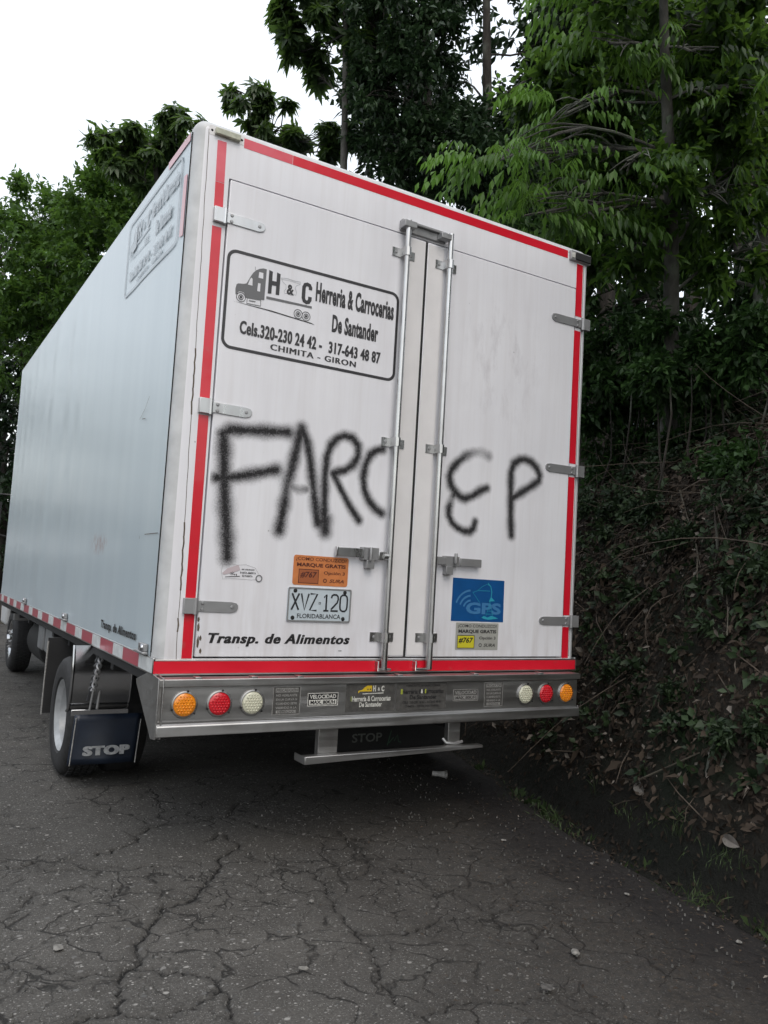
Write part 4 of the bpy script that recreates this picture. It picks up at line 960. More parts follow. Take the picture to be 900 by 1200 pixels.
def wheel(xo, yc, side, dual, name='wheel'):
    """xo: outer face x, side -1 left / +1 right"""
    e = MB(); s_ = side; w_ = 0.20
    prof = [(0.200, -.012), (0.215, .004), (0.255, .008), (0.300, .004), (0.325, -.012), (0.3365, -.038), (0.3365, -.165), (0.322, -.190), (0.25, -.205), (0.20, -.190)]
    e.lathe(prof, (xo, yc, WR), (s_, 0, 0), 64)
    ty = e.build(name, M['tyre'], T, smooth=True)
    g = MB()                                      # tread blocks
    for i in range(56):
        a = 2*math.pi*i/56
        for j, xx in enumerate((-.048, -.085, -.122, -.158)):
            aa = a+(j % 2)*math.pi/56; c_, sn_ = math.cos(aa), math.sin(aa); da = .038
            P = []
            for dx in (-.014, .014):
                for d_ in (-da, da):
                    for r_2 in (.3355, .3420):
                        P.append((xo+s_*(xx+dx), yc+r_2*math.cos(aa+d_), WR+r_2*math.sin(aa+d_)-.004))
            g.add(P, [(0, 1, 3, 2), (4, 6, 7, 5), (0, 4, 5, 1), (2, 3, 7, 6), (1, 5, 7, 3)])
    tb = g.build('tread_blocks', M['tyre'], ty)
    tb['kind'] = 'stuff'
    r_b = MB()
    if dual: rp = [(0.0, -.060), (.055, -.060), (.065, -.085), (.10, -.120), (.150, -.125), (.165, -.08), (.172, -.03), (.193, -.012), (.203, -.004), (.203, -.016)]
    else: rp = [(0.0, .035), (.045, .035), (.055, .01), (.085, .0), (.12, -.03), (.150, -.045), (.165, -.03), (.180, -.012), (.200, -.004), (.203, -.016)]
    r_b.lathe(rp, (xo, yc, WR), (s_, 0, 0), 48); r_b.build('rim', M['rim'] if dual else M['chrome'], ty, smooth=True)
    for i in range(6):
        a = math.radians(60*i+15); q_ = MB(); q_.lathe([(0, .03), (.011, .028), (.012, 0)], (xo-s_*(.118 if dual else .005), yc+.085*math.cos(a), WR+.085*math.sin(a)), (s_, 0, 0), 8); q_.build('wheel_nut', M['hinge_dark'], ty)
    if dual:
        q_ = MB(); q_.lathe(prof, (xo-s_*.24, yc, WR), (s_, 0, 0), 48); q_.build('inner_tyre', M['tyre'], ty, smooth=True)
wheel(-0.0628, WY, -1, True); wheel(W+0.06, WY, 1, True)
wheel(0.19, 6.35, -1, False); wheel(W-0.19, 6.35, 1, False)

# ---- stainless fenders over the rear wheels, with navy mud flap
def fender(x0, x1, navy):
    b = MB(); n = 22; th = 0.004
    P = [(1.262, .425), (1.222, .448), (1.202, .49), (1.190, .56), (1.187, .64), (1.194, .71), (1.210, .782)]
    v = [(x, p[0], p[1]) for p in P for x in (x0, x1)]; k = len(P)
    f = [(2*i, 2*i+1, 2*i+3, 2*i+2) for i in range(k-1)]
    b.add(v, f)
    # rolled outer edge and raised rib
    b.tube([(x0, p[0], p[1]) for p in P], 0.009, 8)
    b.tube([(x1, p[0], p[1]) for p in P], 0.006, 8)
    o = b.build('wheel_fender', M['chrome'], T, smooth=True)
    b = MB(); xm = x0+(x1-x0)*.46; b.tube([(xm, WY-.45, .44), (xm+.01, WY-.452, .60), (xm+.02, WY-.44, .78)], .008, 8); b.build('fender_stay', M['hinge_dark'], T, smooth=True)
    fy_ = WY-.452
    b = MB(); b.box(x0+.01, x1, fy_-.004, fy_+.004, .405, .440); b.build('flap_clamp', M['chrome'], T, bevel=.003)
    b = MB(); nx = 12; nz = 8
    vs = []; 
    for j in range(nz+1):
        t = j/nz; z = .412-.262*t
        xa = x0+.03-.02*t; xb = x1+.075-.03*t
        for i in range(nx+1):
            s_ = i/nx; vs.append((xa+(xb-xa)*s_, fy_-.004-.020*t*math.sin(s_*2.4)-.012*math.sin(s_*math.pi)*t+.004*math.sin(s_*9)*t, z+.004*math.sin(s_*3)*t))
    b.add(vs, [(j*(nx+1)+i, (j+1)*(nx+1)+i, (j+1)*(nx+1)+i+1, j*(nx+1)+i+1) for j in range(nz) for i in range(nx)])
    o = b.build('mud_flap', M['flap'] if navy else M['flapk'], T, smooth=True)
    mod = o.modifiers.new('solid', 'SOLIDIFY'); mod.thickness = 0.006; mod.offset = 1
    return o
fl = fender(-0.098, 0.215, True)
b = MB(); b.text('STOP', -0.018, 0.222, .203, .254, rearF(1.2-.052), 0, 0, .04, 0, 1.1, .0045); o = b.build('stop_lettering', M['stopw'], fl)
for e_ in ([(-.062, 1.178, .40), (-.083, 1.150, .155)], [(.285, 1.19, .38), (.262, 1.162, .150)]):
    b = MB(); b.tube(e_, .0033, 6); b.build('flap_edging', M['print_g'], fl)
b = MB(); b.add([(1.50, 1.19, .50), (2.48, 1.19, .50), (2.46, 1.17, .13), (1.50, 1.17, .13)], [(0, 3, 2, 1)]); fl2 = b.build('mud_flap', M['flapk'], T)
b = MB(); b.text('STOP', 1.632, 1.856, .180, .236, rearF(1.168), 0, 0, .02)
b.line([(1.90,.150),(1.925,.245)], .006, rearF(1.168), 0, 1); b.line([(1.91,.165),(1.945,.20),(1.95,.175),(1.975,.215),(1.985,.17),(2.005,.165)], .006, rearF(1.168), 0, 1)
b.build('stop_lettering', [simple('dim_stop_print', (.13, .14, .13, 1), .6, 0, .3, 60), simple('green_print', (.04, .10, .06, 1), .6)], fl2)
# twisted cable hanging over the fender
b = MB()
for ph in (0, math.pi):
    b.tube([(.045-.035*t+.010*math.cos(t*22+ph), 1.165+.010*math.sin(t*22+ph), .775-.235*t) for t in np.linspace(0, 1, 40)], .007, 6)
b.tube([(.01, 1.16, .55), (.0, 1.17, .44)], .006, 6)
b.build('twisted_cable', M['hinge_dark'], T, smooth=True)
# front guard of the rear wheels, tank and battery box
b = MB(); b.box(-.09, .34, 2.10, 2.108, .27, .74); b.build('mud_flap', M['flapk'], T)
b = MB(); b.tube([(-.093, 2.11, .26), (-.09, 2.10, .72)], .006, 6); b.build('flap_edging', M['print_g'], T)
b = MB(); b.box(0.02, .40, 2.68, 2.95, .555, .775); b.build('tool_box', M['tankgrey'], T, bevel=.02)
b = MB(); b.box(0.015, .40, 3.02, 3.25, .56, .775); b.build('battery_box', M['tankgrey'], T, bevel=.012)
b = MB(); b.lathe([(0, 0), (.19, 0), (.20, .01), (.20, .74), (.19, .75), (0, .75)], (.33, 3.9, .50), (0, 1, 0), 28); b.build('fuel_tank', M['chassis'], T, smooth=True)
b = MB(); b.box(.10, .30, 5.45, 5.50, .60, .76); b.build('cab_bracket', M['hinge_dark'], T, bevel=.01)

# ---- cab (almost wholly hidden in front of the box)
b = MB(); prof = [(5.86, .62), (5.86, 2.30), (6.2, 2.36), (6.75, 2.30), (7.15, 1.55), (7.22, 1.30), (7.24, .60), (7.20, .45), (6.78, .45), (6.72, .70), (6.35, .80), (6.0, .70), (5.95, .62)]
b.prism(prof, lambda u, v, d: (d, u, v), .17, W-.17); cab = b.build('cab', M['cab'], T, bevel=.03)
for x, sgn in ((.165, -1), (W-.165, 1)):
    b = MB(); b.prism([(6.12, 1.50), (6.12, 2.14), (6.66, 2.14), (6.98, 1.52)], lambda u, v, d: (x+sgn*d, u, v), -.004, .003); b.build('cab_window', M['trimglass'], cab)
    b = MB(); b.box(min(x, x+sgn*.02), max(x, x+sgn*.02), 6.18, 6.30, 1.32, 1.35); b.build('door_handle', M['black'], cab)
b = MB(); b.add([(.30, 6.93, 2.02), (W-.30, 6.93, 2.02), (W-.27, 7.19, 1.56), (.27, 7.19, 1.56)], [(0, 1, 2, 3)]); b.build('windscreen', M['trimglass'], cab)
for x in (.36, W-.36):
    b = MB(); b.lathe([(0, .03), (.08, .02), (.10, 0)], (x, 7.23, .88), (0, 1, 0), 20); b.build('headlamp', M['clear'], cab, smooth=True)
for s_, x in ((-1, .17), (1, W-.17)):
    b = MB(); b.tube([(x, 6.9, 1.95), (x+s_*.22, 6.95, 1.95), (x+s_*.22, 6.95, 1.50), (x, 6.95, 1.45)], .012, 8); b.box(x+s_*.22-.09, x+s_*.22+.09, 6.93, 6.97, 1.52, 1.86)
    b.build('side_mirror', M['black'], T, smooth=False)

# ================================================================== VEGETATION
class Leaves:
    def __init__(s): s.b = []; s.d = []; s.n = []; s.l = []; s.w = []; s.t = []
    def add(s, base, d, n, l, w, t):
        s.b.append(base); s.d.append(d); s.n.append(n); s.l.append(l); s.w.append(w); s.t.append(t)
    def build(s, name, mat, parent=None, sub=False):
        B = np.concatenate(s.b); D = np.concatenate(s.d); Nn = np.concatenate(s.n); Ln = np.concatenate(s.l)[:, None]; Wd = np.concatenate(s.w)[:, None]; T_ = np.concatenate(s.t)
        D = D/(np.linalg.norm(D, axis=1, keepdims=True)+1e-9)
        Sd = np.cross(D, Nn); Sd /= (np.linalg.norm(Sd, axis=1, keepdims=True)+1e-9); Up = np.cross(Sd, D)
        mid = B+D*Ln*0.45
        v = np.stack([B, mid+Sd*Wd*.5+Up*Wd*.16, B+D*Ln+np.array([0, 0, -1.0])*Ln*.10, mid-Sd*Wd*.5+Up*Wd*.16], 1).reshape(-1, 3).astype(np.float32)
        n = len(B); i = np.arange(n)*4
        tri = np.stack([i, i+1, i+2, i, i+2, i+3], 1).reshape(-1).astype(np.int32)
        me = bpy.data.meshes.new(name); me.vertices.add(n*4); me.vertices.foreach_set('co', v.ravel())
        me.loops.add(n*6); me.loops.foreach_set('vertex_index', tri)
        me.polygons.add(n*2); me.polygons.foreach_set('loop_start', np.arange(0, n*6, 3, dtype=np.int32))
        me.update(calc_edges=True); me.materials.append(mat)
        a = me.attributes.new('tone', 'FLOAT', 'FACE'); a.data.foreach_set('value', np.repeat(np.clip(T_, 0, 1), 2).astype(np.float32))
        o = bpy.data.objects.new(name, me); COL.objects.link(o)
        if parent is not None: o.parent = parent
        return o
def unit(a): return a/(np.linalg.norm(a, axis=-1, keepdims=True)+1e-9)
def rdir(n): return unit(rng.normal(0, 1, (n, 3)))
UP = np.array([0, 0, 1.0])
def sprigs(LV, C, O, kind, size=1.0, tone=None):
    """C: sprig points (n,3), O: outward direction (n,3)"""
    n = len(C); tone = rng.uniform(0.1, 0.9, n) if tone is None else tone
    if kind == 'rosette':                       # drooping leaflets round a twig end
        k = 8
        ax = unit(O*0.6+UP*0.5+rdir(n)*0.4)
        a = unit(np.cross(ax, rdir(n))); b_ = np.cross(ax, a)
        for j in range(k):
            th = 2*math.pi*j/k+rng.uniform(-.25, .25, (n, 1))
            d = unit(a*np.cos(th)+b_*np.sin(th)+ax*rng.uniform(-.1, .4, (n, 1))-UP*rng.uniform(.3, 1.1, (n, 1)))
            LV.add(C, d, unit(ax+UP*.5+rdir(n)*.2), rng.uniform(.12, .20, n)*size, rng.uniform(.048, .072, n)*size, np.clip(tone+rng.normal(0, .12, n), 0, 1))
    elif kind == 'pinnate':                     # arching rachis with hanging leaflets
        k = 7; Lr = rng.uniform(.34, .55, (n, 1))*size
        h = O*np.array([1, 1, .25])+rdir(n)*.45; h[:, 2] *= .4; h = unit(h); side = unit(np.cross(h, UP))
        for j in range(k):
            t = (j+1)/k
            base = C+h*Lr*t+UP*(0.10*t-0.44*t*t)*Lr
            for sg in (-1, 1):
                jl = rng.uniform(.6, 1.25, n); d = unit(rdir(n)*.28+side*sg*rng.uniform(.45, .9, (n, 1))+h*rng.uniform(.25, .6, (n, 1))-UP*rng.uniform(.9, 2.0, (n, 1)))
                LV.add(base, d, unit(UP+side*sg*.6+rdir(n)*.25), rng.uniform(.10, .16, n)*size*(1-.3*abs(t-.5))*jl, rng.uniform(.028, .045, n)*size*jl, np.clip(tone+rng.normal(0, .10, n), 0, 1))
    else:                                       # simple leaves along a short twig
        k = 9; tw = unit(O+rdir(n)*.7); Lt = rng.uniform(.10, .28, (n, 1))*size
        for j in range(k):
            t = j/(k-1)
            d = unit(rdir(n)*.9+tw*.7-UP*.25)
            LV.add(C+tw*Lt*t, d, unit(UP*.8+rdir(n)*.7), rng.uniform(.06, .12, n)*size, rng.uniform(.030, .055, n)*size, np.clip(tone+rng.normal(0, .13, n), 0, 1))
def blob_points(c, r, n, shell=0.55, lump=0.35):
    """points in an uneven ellipsoid, denser to its outside, gathered in clumps"""
    c = np.array(c); r = np.array(r, float)
    nc = max(6, n//14); cd_ = rdir(nc); cr = (shell+(1-shell)*rng.random((nc, 1)))**.8
    cc = cd_*cr*rng.uniform(1-lump, 1+lump*.4, (nc, 1))
    i = rng.integers(0, nc, n); p = cc[i]+rng.normal(0, .11, (n, 3))
    o = unit(p+1e-6)
    return c+p*r, o
def limb(b, a, c, r0, r1, bend=0.15, n=6, seg=7):
    a = np.array(a, float); c = np.array(c, float); L_ = np.linalg.norm(c-a); off = rng.normal(0, bend*L_, 3)*.5
    P = [a+(c-a)*t+off*math.sin(math.pi*t)+UP*(L_*.08*math.sin(math.pi*t))+rng.normal(0, L_*.008, 3) for t in np.linspace(0, 1, seg)]
    b.tube(P, list(np.linspace(r0, r1, seg)), n, 0, False); return P
def tree(name, label, base, top, r0, blobs, kind, leaf, bark='bark2', group=None, size=1.0, twigs=4, lean=None):
    """blobs: list of (centre, radii, sprig count[, tone bias])"""
    base = np.array(base, float); base[2] = ground_z(base[0], base[1])-.05
    t = thing(name, label, 'tree', group, tuple(base))
    b = MB(); top = np.array(top, float); K = 12
    path = [base+(top-base)*s_+np.array([math.sin(s_*5+base[0])*.05, math.cos(s_*4+base[1])*.05, 0])*np.linalg.norm(top-base)*.12*s_*(1-s_)*4 for s_ in np.linspace(0, 1, K)]
    rad = [r0*(1-.72*s_)*(1.35 if s_ == 0 else 1) for s_ in np.linspace(0, 1, K)]
    b.tube([p-base for p in path], rad, 12, 0, False)
    trunk = b.build('trunk', M[bark], t, smooth=True)
    LV = Leaves(); br = MB()
    for bl in blobs:
        c, r, n = bl[0], bl[1], bl[2]; tb = bl[3] if len(bl) > 3 else 0.0
        r = np.array(r if hasattr(r, '__len__') else (r, r, r*.8)); c = np.array(c)
        P, O = blob_points(c, r, n)
        # limb from the nearest lower trunk point to the clump, then twigs
        j = int(np.argmin([np.linalg.norm(p-(c-UP*r[2]*.8)) for p in path[3:]]))+3
        lp = limb(br, path[j]-base, c-base, rad[j]*.24, .010, .12, 6)
        for q in range(twigs*3):
            s_ = lp[int(rng.integers(3, len(lp)))]; tgt = P[int(rng.integers(0, len(P)))]-base
            limb(br, s_, tgt, .009, .003, .12, 4, 5)
        tone = np.clip(rng.uniform(.1, .9, n)+tb, 0, 1)
        P[:, 2] = np.maximum(P[:, 2], ground_z(P[:, 0], P[:, 1])+.1)
        kk = bl[4] if len(bl) > 4 else kind
        sprigs(LV, P-base, O, kk, size*(1.25 if kk != kind else 1), tone)
    br.build('branches', M[bark], t, smooth=True)
    LV.build('foliage', M[leaf], t)
    return t
def B(px, py, t, rpx, n, flat=0.8, tb=0.0, kind=None):
    """leaf clump centred on a direction, radius given by its angular size there"""
    r = rpx/FPX*t; return (at(px, py, t), (r, r, r*flat), n, tb)+((kind,) if kind else ())
def base_under(p, dx=0, dy=0): return (p[0]+dx, p[1]+dy, 0)

# -- left, beyond the truck's cab
p = at(40, 420, 17)
tree('broadleaf_tree', 'dense mid green tree filling the left edge of the photo behind the box', base_under(p), at(60, 260, 17.5), .20,
     [B(25, 310, 17, 62, 510), B(90, 290, 16.5, 60, 510, .8, .1), B(20, 400, 16.5, 60, 476, .9, -.1), B(70, 360, 16, 55, 442), B(0, 290, 17.5, 45, 272), B(45, 255, 17.3, 36, 190, .8, .15), B(100, 250, 17, 35, 187, .8, .1)], 'simple', 'leafL', size=1.35)
p = at(150, 330, 15)
tree('broadleaf_tree', 'lighter green tree rising behind the left top edge of the truck box', base_under(p, .3), at(165, 215, 15.5), .17,
     [B(130, 250, 15.5, 48, 374, .8, .2), B(185, 250, 15.2, 50, 408, .8, .15), B(130, 310, 15, 55, 408, .9, .05), B(165, 205, 15.6, 40, 200, .8, .0), B(200, 200, 15.6, 38, 221, .8, .1), B(200, 300, 15, 50, 272)], 'simple', 'leafL', size=1.25)
p = at(175, 240, 13.5)
tree('umbrella_tree', 'dark tree with drooping leaf rosettes against the sky left of the box corner', base_under(p, 1.2), at(180, 170, 13.6), .12,
     [B(140, 172, 13.5, 30, 80), B(180, 165, 13.6, 30, 90), B(215, 150, 13.4, 26, 65), B(160, 200, 13.4, 32, 80), B(215, 190, 13.5, 32, 80), B(118, 160, 13.6, 12, 14), B(200, 135, 13.5, 16, 18)], 'rosette', 'leafR', size=1.15)
p = at(310, 150, 13)
tree('umbrella_tree', 'dark tree with leaf rosettes peeking just above the top left corner of the box', base_under(p, .6), at(300, 125, 13), .11,
     [B(285, 130, 13, 30, 80), B(330, 148, 12.8, 26, 70), B(365, 165, 12.6, 28, 75), B(300, 105, 13, 18, 22), B(275, 105, 13.1, 18, 20), B(400, 175, 12.6, 30, 80)], 'rosette', 'leafR', size=1.1)
# -- middle, above the box
tr1 = at(409, 160, 12.0)
tree('slender_tree', 'slender tree whose thin bare trunk stands against the white sky', base_under(tr1, .15), at(405, -40, 12.3), .095,
     [B(355, 20, 12, 34, 85), B(405, 5, 12.1, 40, 130), B(350, 60, 12, 26, 40), B(378, 62, 12.1, 20, 18), B(440, 30, 12, 45, 150), B(360, -25, 12, 40, 80), B(338, 28, 12, 12, 12), B(372, 88, 12, 12, 10)], 'rosette', 'leafR', 'bark1', size=1.25)
p = at(500, 200, 11)
tree('broadleaf_tree', 'big dark leafy tree directly above the middle of the truck roof', base_under(p, .8, .8), at(500, 40, 11.5), .17,
     [B(470, 110, 11, 55, 367), B(455, 158, 11.2, 38, 210), B(480, 190, 11, 55, 367), B(540, 180, 10.8, 58, 468), B(450, 40, 11.4, 48, 210), B(500, 50, 11.3, 34, 223), B(590, 225, 10.6, 50, 367), B(455, 85, 11.2, 30, 122), B(490, 8, 11.3, 40, 178)], 'simple', 'leafD', size=1.0)
p = at(575, 150, 12)
tree('broadleaf_tree', 'tall dark tree with a trunk showing in the sky gap right of centre', base_under(p, .5, .3), at(570, -60, 12.2), .13,
     [B(625, 135, 12, 36, 234), B(662, 60, 12, 40, 234), B(545, -20, 12.2, 36, 198), B(650, -20, 12, 45, 216), B(620, 180, 11.8, 60, 297), B(700, 90, 12, 60, 288), B(515, 110, 12.3, 26, 117)], 'simple', 'leafD', size=1.05)
# -- right: grey trunk with bright drooping pinnate leaves
tb0 = at(779, 470, 8.0); tt0 = at(777, -80, 7.6)
tree('pinnate_tree', 'tall tree with a straight grey trunk and bright green drooping leaves right of the truck', base_under(tb0, .1), tt0, .088,
     [B(588, 190, 7.0, 30, 24, .6, .4), B(628, 180, 7.1, 24, 16, .6, .3), B(640, 228, 7.0, 26, 18, .6, .25), B(662, 135, 7.2, 28, 16, .7, .25), B(715, 50, 7.3, 26, 16, .7, .0), B(618, 250, 6.9, 24, 20, .6, .15), B(735, 190, 7.0, 24, 12, .6, -.1), B(690, 250, 7.0, 24, 14, .6, -.1), B(695, 5, 7.6, 30, 20, .8, .15), B(850, 225, 7.3, 26, 12, .8, -.2), B(870, 110, 7.4, 30, 14, .8, -.25), B(810, 60, 7.4, 26, 12, .8, -.2),
      B(735, 215, 8.4, 38, 120, .7, -.4, 'simple'), B(690, 170, 8.2, 40, 150, .8, -.3, 'simple'), B(700, 100, 8.4, 45, 170, .8, -.35, 'simple'), B(840, 120, 7.9, 58, 230, .8, -.4, 'simple'), B(810, 250, 8.2, 52, 170, .7, -.35, 'simple'), B(870, 200, 8.0, 55, 210, .8, -.35, 'simple'), B(830, 30, 8.0, 55, 200, .8, -.3, 'simple'), B(740, 0, 7.9, 45, 160, .8, -.25, 'simple'), B(880, 50, 8.0, 60, 220, .8, -.4, 'simple'), B(880, 290, 7.8, 40, 120, .8, -.25, 'simple'), B(700, 270, 8.2, 40, 120, .7, -.3, 'simple'), B(755, 120, 8.6, 48, 170, .8, -.4, 'simple'), B(640, 100, 8.3, 34, 90, .8, -.35, 'simple'), B(780, 200, 7.3, 28, 60, .8, -.2, 'simple'), B(745, 285, 7.4, 30, 60, .8, -.2, 'simple')], 'pinnate', 'leafB', 'bark1', size=.88, twigs=3)
p = at(900, 300, 9)
tree('broadleaf_tree', 'dark tree at the right edge of the photo behind the grey trunk', base_under(p, .4, .3), at(890, 60, 9.5), .13,
     [B(850, 130, 9.6, 60, 144), B(900, 200, 9.4, 60, 156), B(900, 80, 9.6, 70, 168), B(840, 330, 9.2, 42, 66), B(910, 320, 9.2, 60, 138), B(820, 60, 9.8, 60, 120), B(870, 400, 9, 35, 54)], 'simple', 'leafS', size=1.15)
p = at(700, 350, 10)
tree('broadleaf_tree', 'shaded tree just beyond the top right corner of the box', base_under(p, .2, .3), at(690, 150, 10.5), .10,
     [B(690, 230, 10.4, 60, 165), B(640, 280, 10.2, 50, 132), B(745, 270, 10.2, 50, 110), B(700, 330, 10, 38, 66), B(760, 350, 9.9, 35, 38), B(720, 150, 10.5, 60, 154), B(800, 300, 10.4, 45, 71), B(710, 385, 9.8, 28, 55), B(660, 90, 10.8, 34, 82)], 'simple', 'leafS', size=1.15)

def on_ground(px, py, t0=3.0, t1=12.0):
    for t in np.arange(t0, t1, .02):
        p = at(px, py, t)
        if p[2] < float(ground_z(p[0], p[1])) and p[0] > xe(p[1]): return np.array([p[0], p[1], float(ground_z(p[0], p[1]))])
        if p[2] < 0 and p[0] < xe(p[1]): return np.array([p[0], p[1], 0.0])
    return at(px, py, t1)
# -- understorey shrubs on top of the bank
def shrub(name, label, blobs, leaf='leafS', kind='simple', size=.9):
    c = np.array(blobs[0][0]); base = np.array([c[0], c[1], float(ground_z(c[0], c[1]))-.03])
    t = thing(name, label, 'shrub', None, tuple(base)); LV = Leaves(); st = MB()
    blobs = [bl if len(bl) == 4 else bl+(0.0,) for bl in blobs]
    for c_, r, n, tb in blobs:
        P, O = blob_points(c_, r, n, .35); P[:, 2] = np.maximum(P[:, 2], ground_z(P[:, 0], P[:, 1])+.03)
        for q in range(3):
            e = P[int(rng.integers(0, len(P)))]; g0 = e*.9+base*.1
            if q and e[2]-ground_z(e[0], e[1]) > .9: continue
            g0[2] = ground_z(g0[0], g0[1])-.02; limb(st, g0-base, e-base, .012, .003, .2, 5, 6)
        sprigs(LV, P-base, O, kind, size, np.clip(rng.uniform(.05, .85, n)+tb, 0, 1))
    st.build('stems', M['bark2'], t, smooth=True); LV.build('foliage', M[leaf], t)
def G_(px, py, rpx, n, flat=.8, tb=0.0):
    g = on_ground(px, py, 3, 8.8); t = min(np.linalg.norm(g-CAM), 8.8); r = rpx/FPX*t; c = at(px, py, t-.5*r); return (c, (r, r, r*flat), n, tb)
shrub('shrub', 'dark shrub just right of the top hinge of the truck', [G_(708, 420, 38, 230), G_(700, 465, 35, 200), G_(740, 440, 32, 150)], size=.9)
shrub('shrub', 'leafy shrub at the foot of the grey trunk', [B(785, 400, 7.5, 34, 150, .8, .05), B(770, 440, 7.4, 38, 210, .8, .05), B(815, 430, 7.6, 34, 130), G_(780, 470, 34, 160), G_(762, 495, 35, 150), G_(815, 480, 35, 150)], size=.85)
shrub('shrub', 'green shrub at the right edge on top of the bank', [B(850, 395, 7.6, 40, 170, .9, .1), B(895, 400, 7.4, 40, 170, .9, .05), G_(870, 430, 45, 240, .9, .1), G_(890, 490, 42, 210, .9, 0), G_(842, 475, 35, 170)], size=.85)
shrub('shrub', 'leafy growth hanging down beside the right edge of the box', [G_(712, 515, 30, 150), G_(740, 385, 28, 100, .8, .05), G_(702, 560, 26, 90)], size=.8)
shrub('shrub', 'low dark bush halfway up the bank between the stems', [G_(760, 545, 32, 120, .7), G_(800, 525, 30, 110, .7)], size=.75)
shrub('shrub', 'ragged bush against the right edge halfway up the bank', [G_(880, 545, 32, 130, .8, .05), G_(845, 560, 26, 80, .8)], size=.75)
shrub('creeper', 'leafy creeper trailing down the bank close to the edge of the box', [G_(712, 600, 24, 90, .9), G_(720, 640, 20, 50, .9), G_(700, 690, 18, 35, .9)], 'leafG', size=.6)
shrub('creeper', 'creeper spreading over the middle of the bank below the dark bush', [G_(775, 590, 30, 110, .6), G_(800, 640, 26, 70, .6), G_(760, 700, 24, 50, .6)], 'leafG', size=.6)
shrub('creeper', 'creeper matting the right edge of the bank', [G_(870, 600, 34, 140, .7), G_(890, 680, 30, 100, .7), G_(850, 740, 26, 60, .7)], 'leafG', size=.6)
shrub('creeper', 'low creeper at the foot of the bank right of the bumper', [G_(735, 800, 26, 60, .5), G_(790, 830, 28, 60, .5), G_(870, 860, 30, 80, .6)], 'leafG', size=.5)
shrub('shrub', 'narrow leaved sapling halfway up the bank near the right edge', [G_(858, 522, 24, 26, .9, .15)], 'leafS', 'pinnate', .65)

# -- wood behind everything (reads as one mass) and the wooded far side of the road
def wood(name, spots, leaf, size=2.4, n=900, kind='simple'):
    LV = Leaves(); st = MB()
    for c, r, k in spots:
        P, O = blob_points(c, r, k, .3, .4); z0 = ground_z(P[:, 0], P[:, 1]); P[:, 2] = np.maximum(P[:, 2], z0+.05)
        sprigs(LV, P, O, kind, size, rng.uniform(0, .8, k))
        g = float(ground_z(c[0], c[1])); limb(st, (c[0], c[1], g-.1), np.array(c)+UP*r[2]*.5, .16, .04, .05, 7, 7)
    a = LV.build(name, M[leaf]); a['kind'] = 'stuff'
    me2 = st.build('tmp', M['bark2']); bm = bmesh.new(); bm.from_mesh(a.data)
    lay = bm.faces.layers.float.get('tone'); n0 = len(bm.faces); bm.from_mesh(me2.data)
    bm.faces.ensure_lookup_table()
    for f in bm.faces[n0:]: f.material_index = 1; f.smooth = True
    bm.to_mesh(a.data); bm.free(); a.data.materials.append(M['bark2']); bpy.data.objects.remove(me2)
    return a
sp = []
for px in range(-40, 1000, 75):
    t = 22 if px < 250 else (15 if px < 650 else 13)
    for py in ((470, 560) if px < 250 else (445, 530)):
        q = at(px+rng.uniform(-20, 20), py+rng.uniform(-15, 15), t+rng.uniform(-1, 2)); sp.append((q, (1.5, 1.5, 1.3), 150))
for px, py in ((675, 40), (720, 30), (800, 40), (880, 30), (950, 60), (660, 120), (740, 110), (830, 120), (910, 130), (650, 200), (720, 200), (880, 220), (940, 220), (600, 175), (475, 120), (930, 320), (655, 290)):
    sp.append((at(px, py, 14+rng.uniform(-1, 1.5)), (1.15, 1.15, 1.05), 170))
for px, py in ((10, 330), (60, 380), (120, 300), (0, 450), (40, 470), (90, 420), (180, 240), (5, 560), (0, 620)): sp.append((at(px, py, 21), (1.6, 1.6, 1.5), 190))
tag(wood('woodland', sp, 'leafD', 2.0), 'dark woodland behind the truck and on top of the bank', 'woodland')
sp = []
for i in range(16):
    y_ = -6+i*3.2; x_ = -9.5-rng.uniform(0, 3)-.10*i; hh = rng.uniform(1.4, 2.4)*(1+.03*i); sp.append(((x_, y_, hh*.62+.4), (2.0, 2.2, hh*.7), 190))
for i in range(26):
    a_ = math.radians(-1.5-i*2.6); R_ = 38+rng.uniform(-2, 5)
    for z_, rz_ in ((8.6+rng.uniform(-1.2, 1.5), 5.2), (2.6, 2.6)): sp.append(((R_*math.sin(a_), R_*math.cos(a_), z_), (2.2, 2.2, rz_), 190))
tag(wood('opposite_woodland', sp, 'leafD', 2.6), 'trees across the road mirrored in the glossy side of the truck', 'woodland')
sp = [((4.9, -2.6, 4.6), (1.7, 1.5, 1.4), 560), ((5.2, -5.0, 4.6), (2.2, 2.0, 1.8), 520), ((3.3, -3.5, 5.2), (1.3, 1.2, .9), 380), ((4.9, -8.0, 4.2), (2.4, 2.0, 2.0), 420), ((3.9, -2.9, 3.9), (1.1, 1.1, 1.2), 420), ((6.4, -3.2, 6.4), (2.0, 1.8, 1.5), 420), ((4.2, -2.9, 6.0), (1.5, 1.2, .9), 340), ((5.0, -1.9, 5.0), (1.2, .9, 1.1), 380), ((3.6, -2.6, 4.6), (1.0, .9, .8), 300)]  # out-of-view canopy, added to darken the right of the road and the bank
tag(wood('shading_canopy', sp, 'leafS', 1.6), 'unseen tree canopy added to shade the right side of the road', 'woodland')

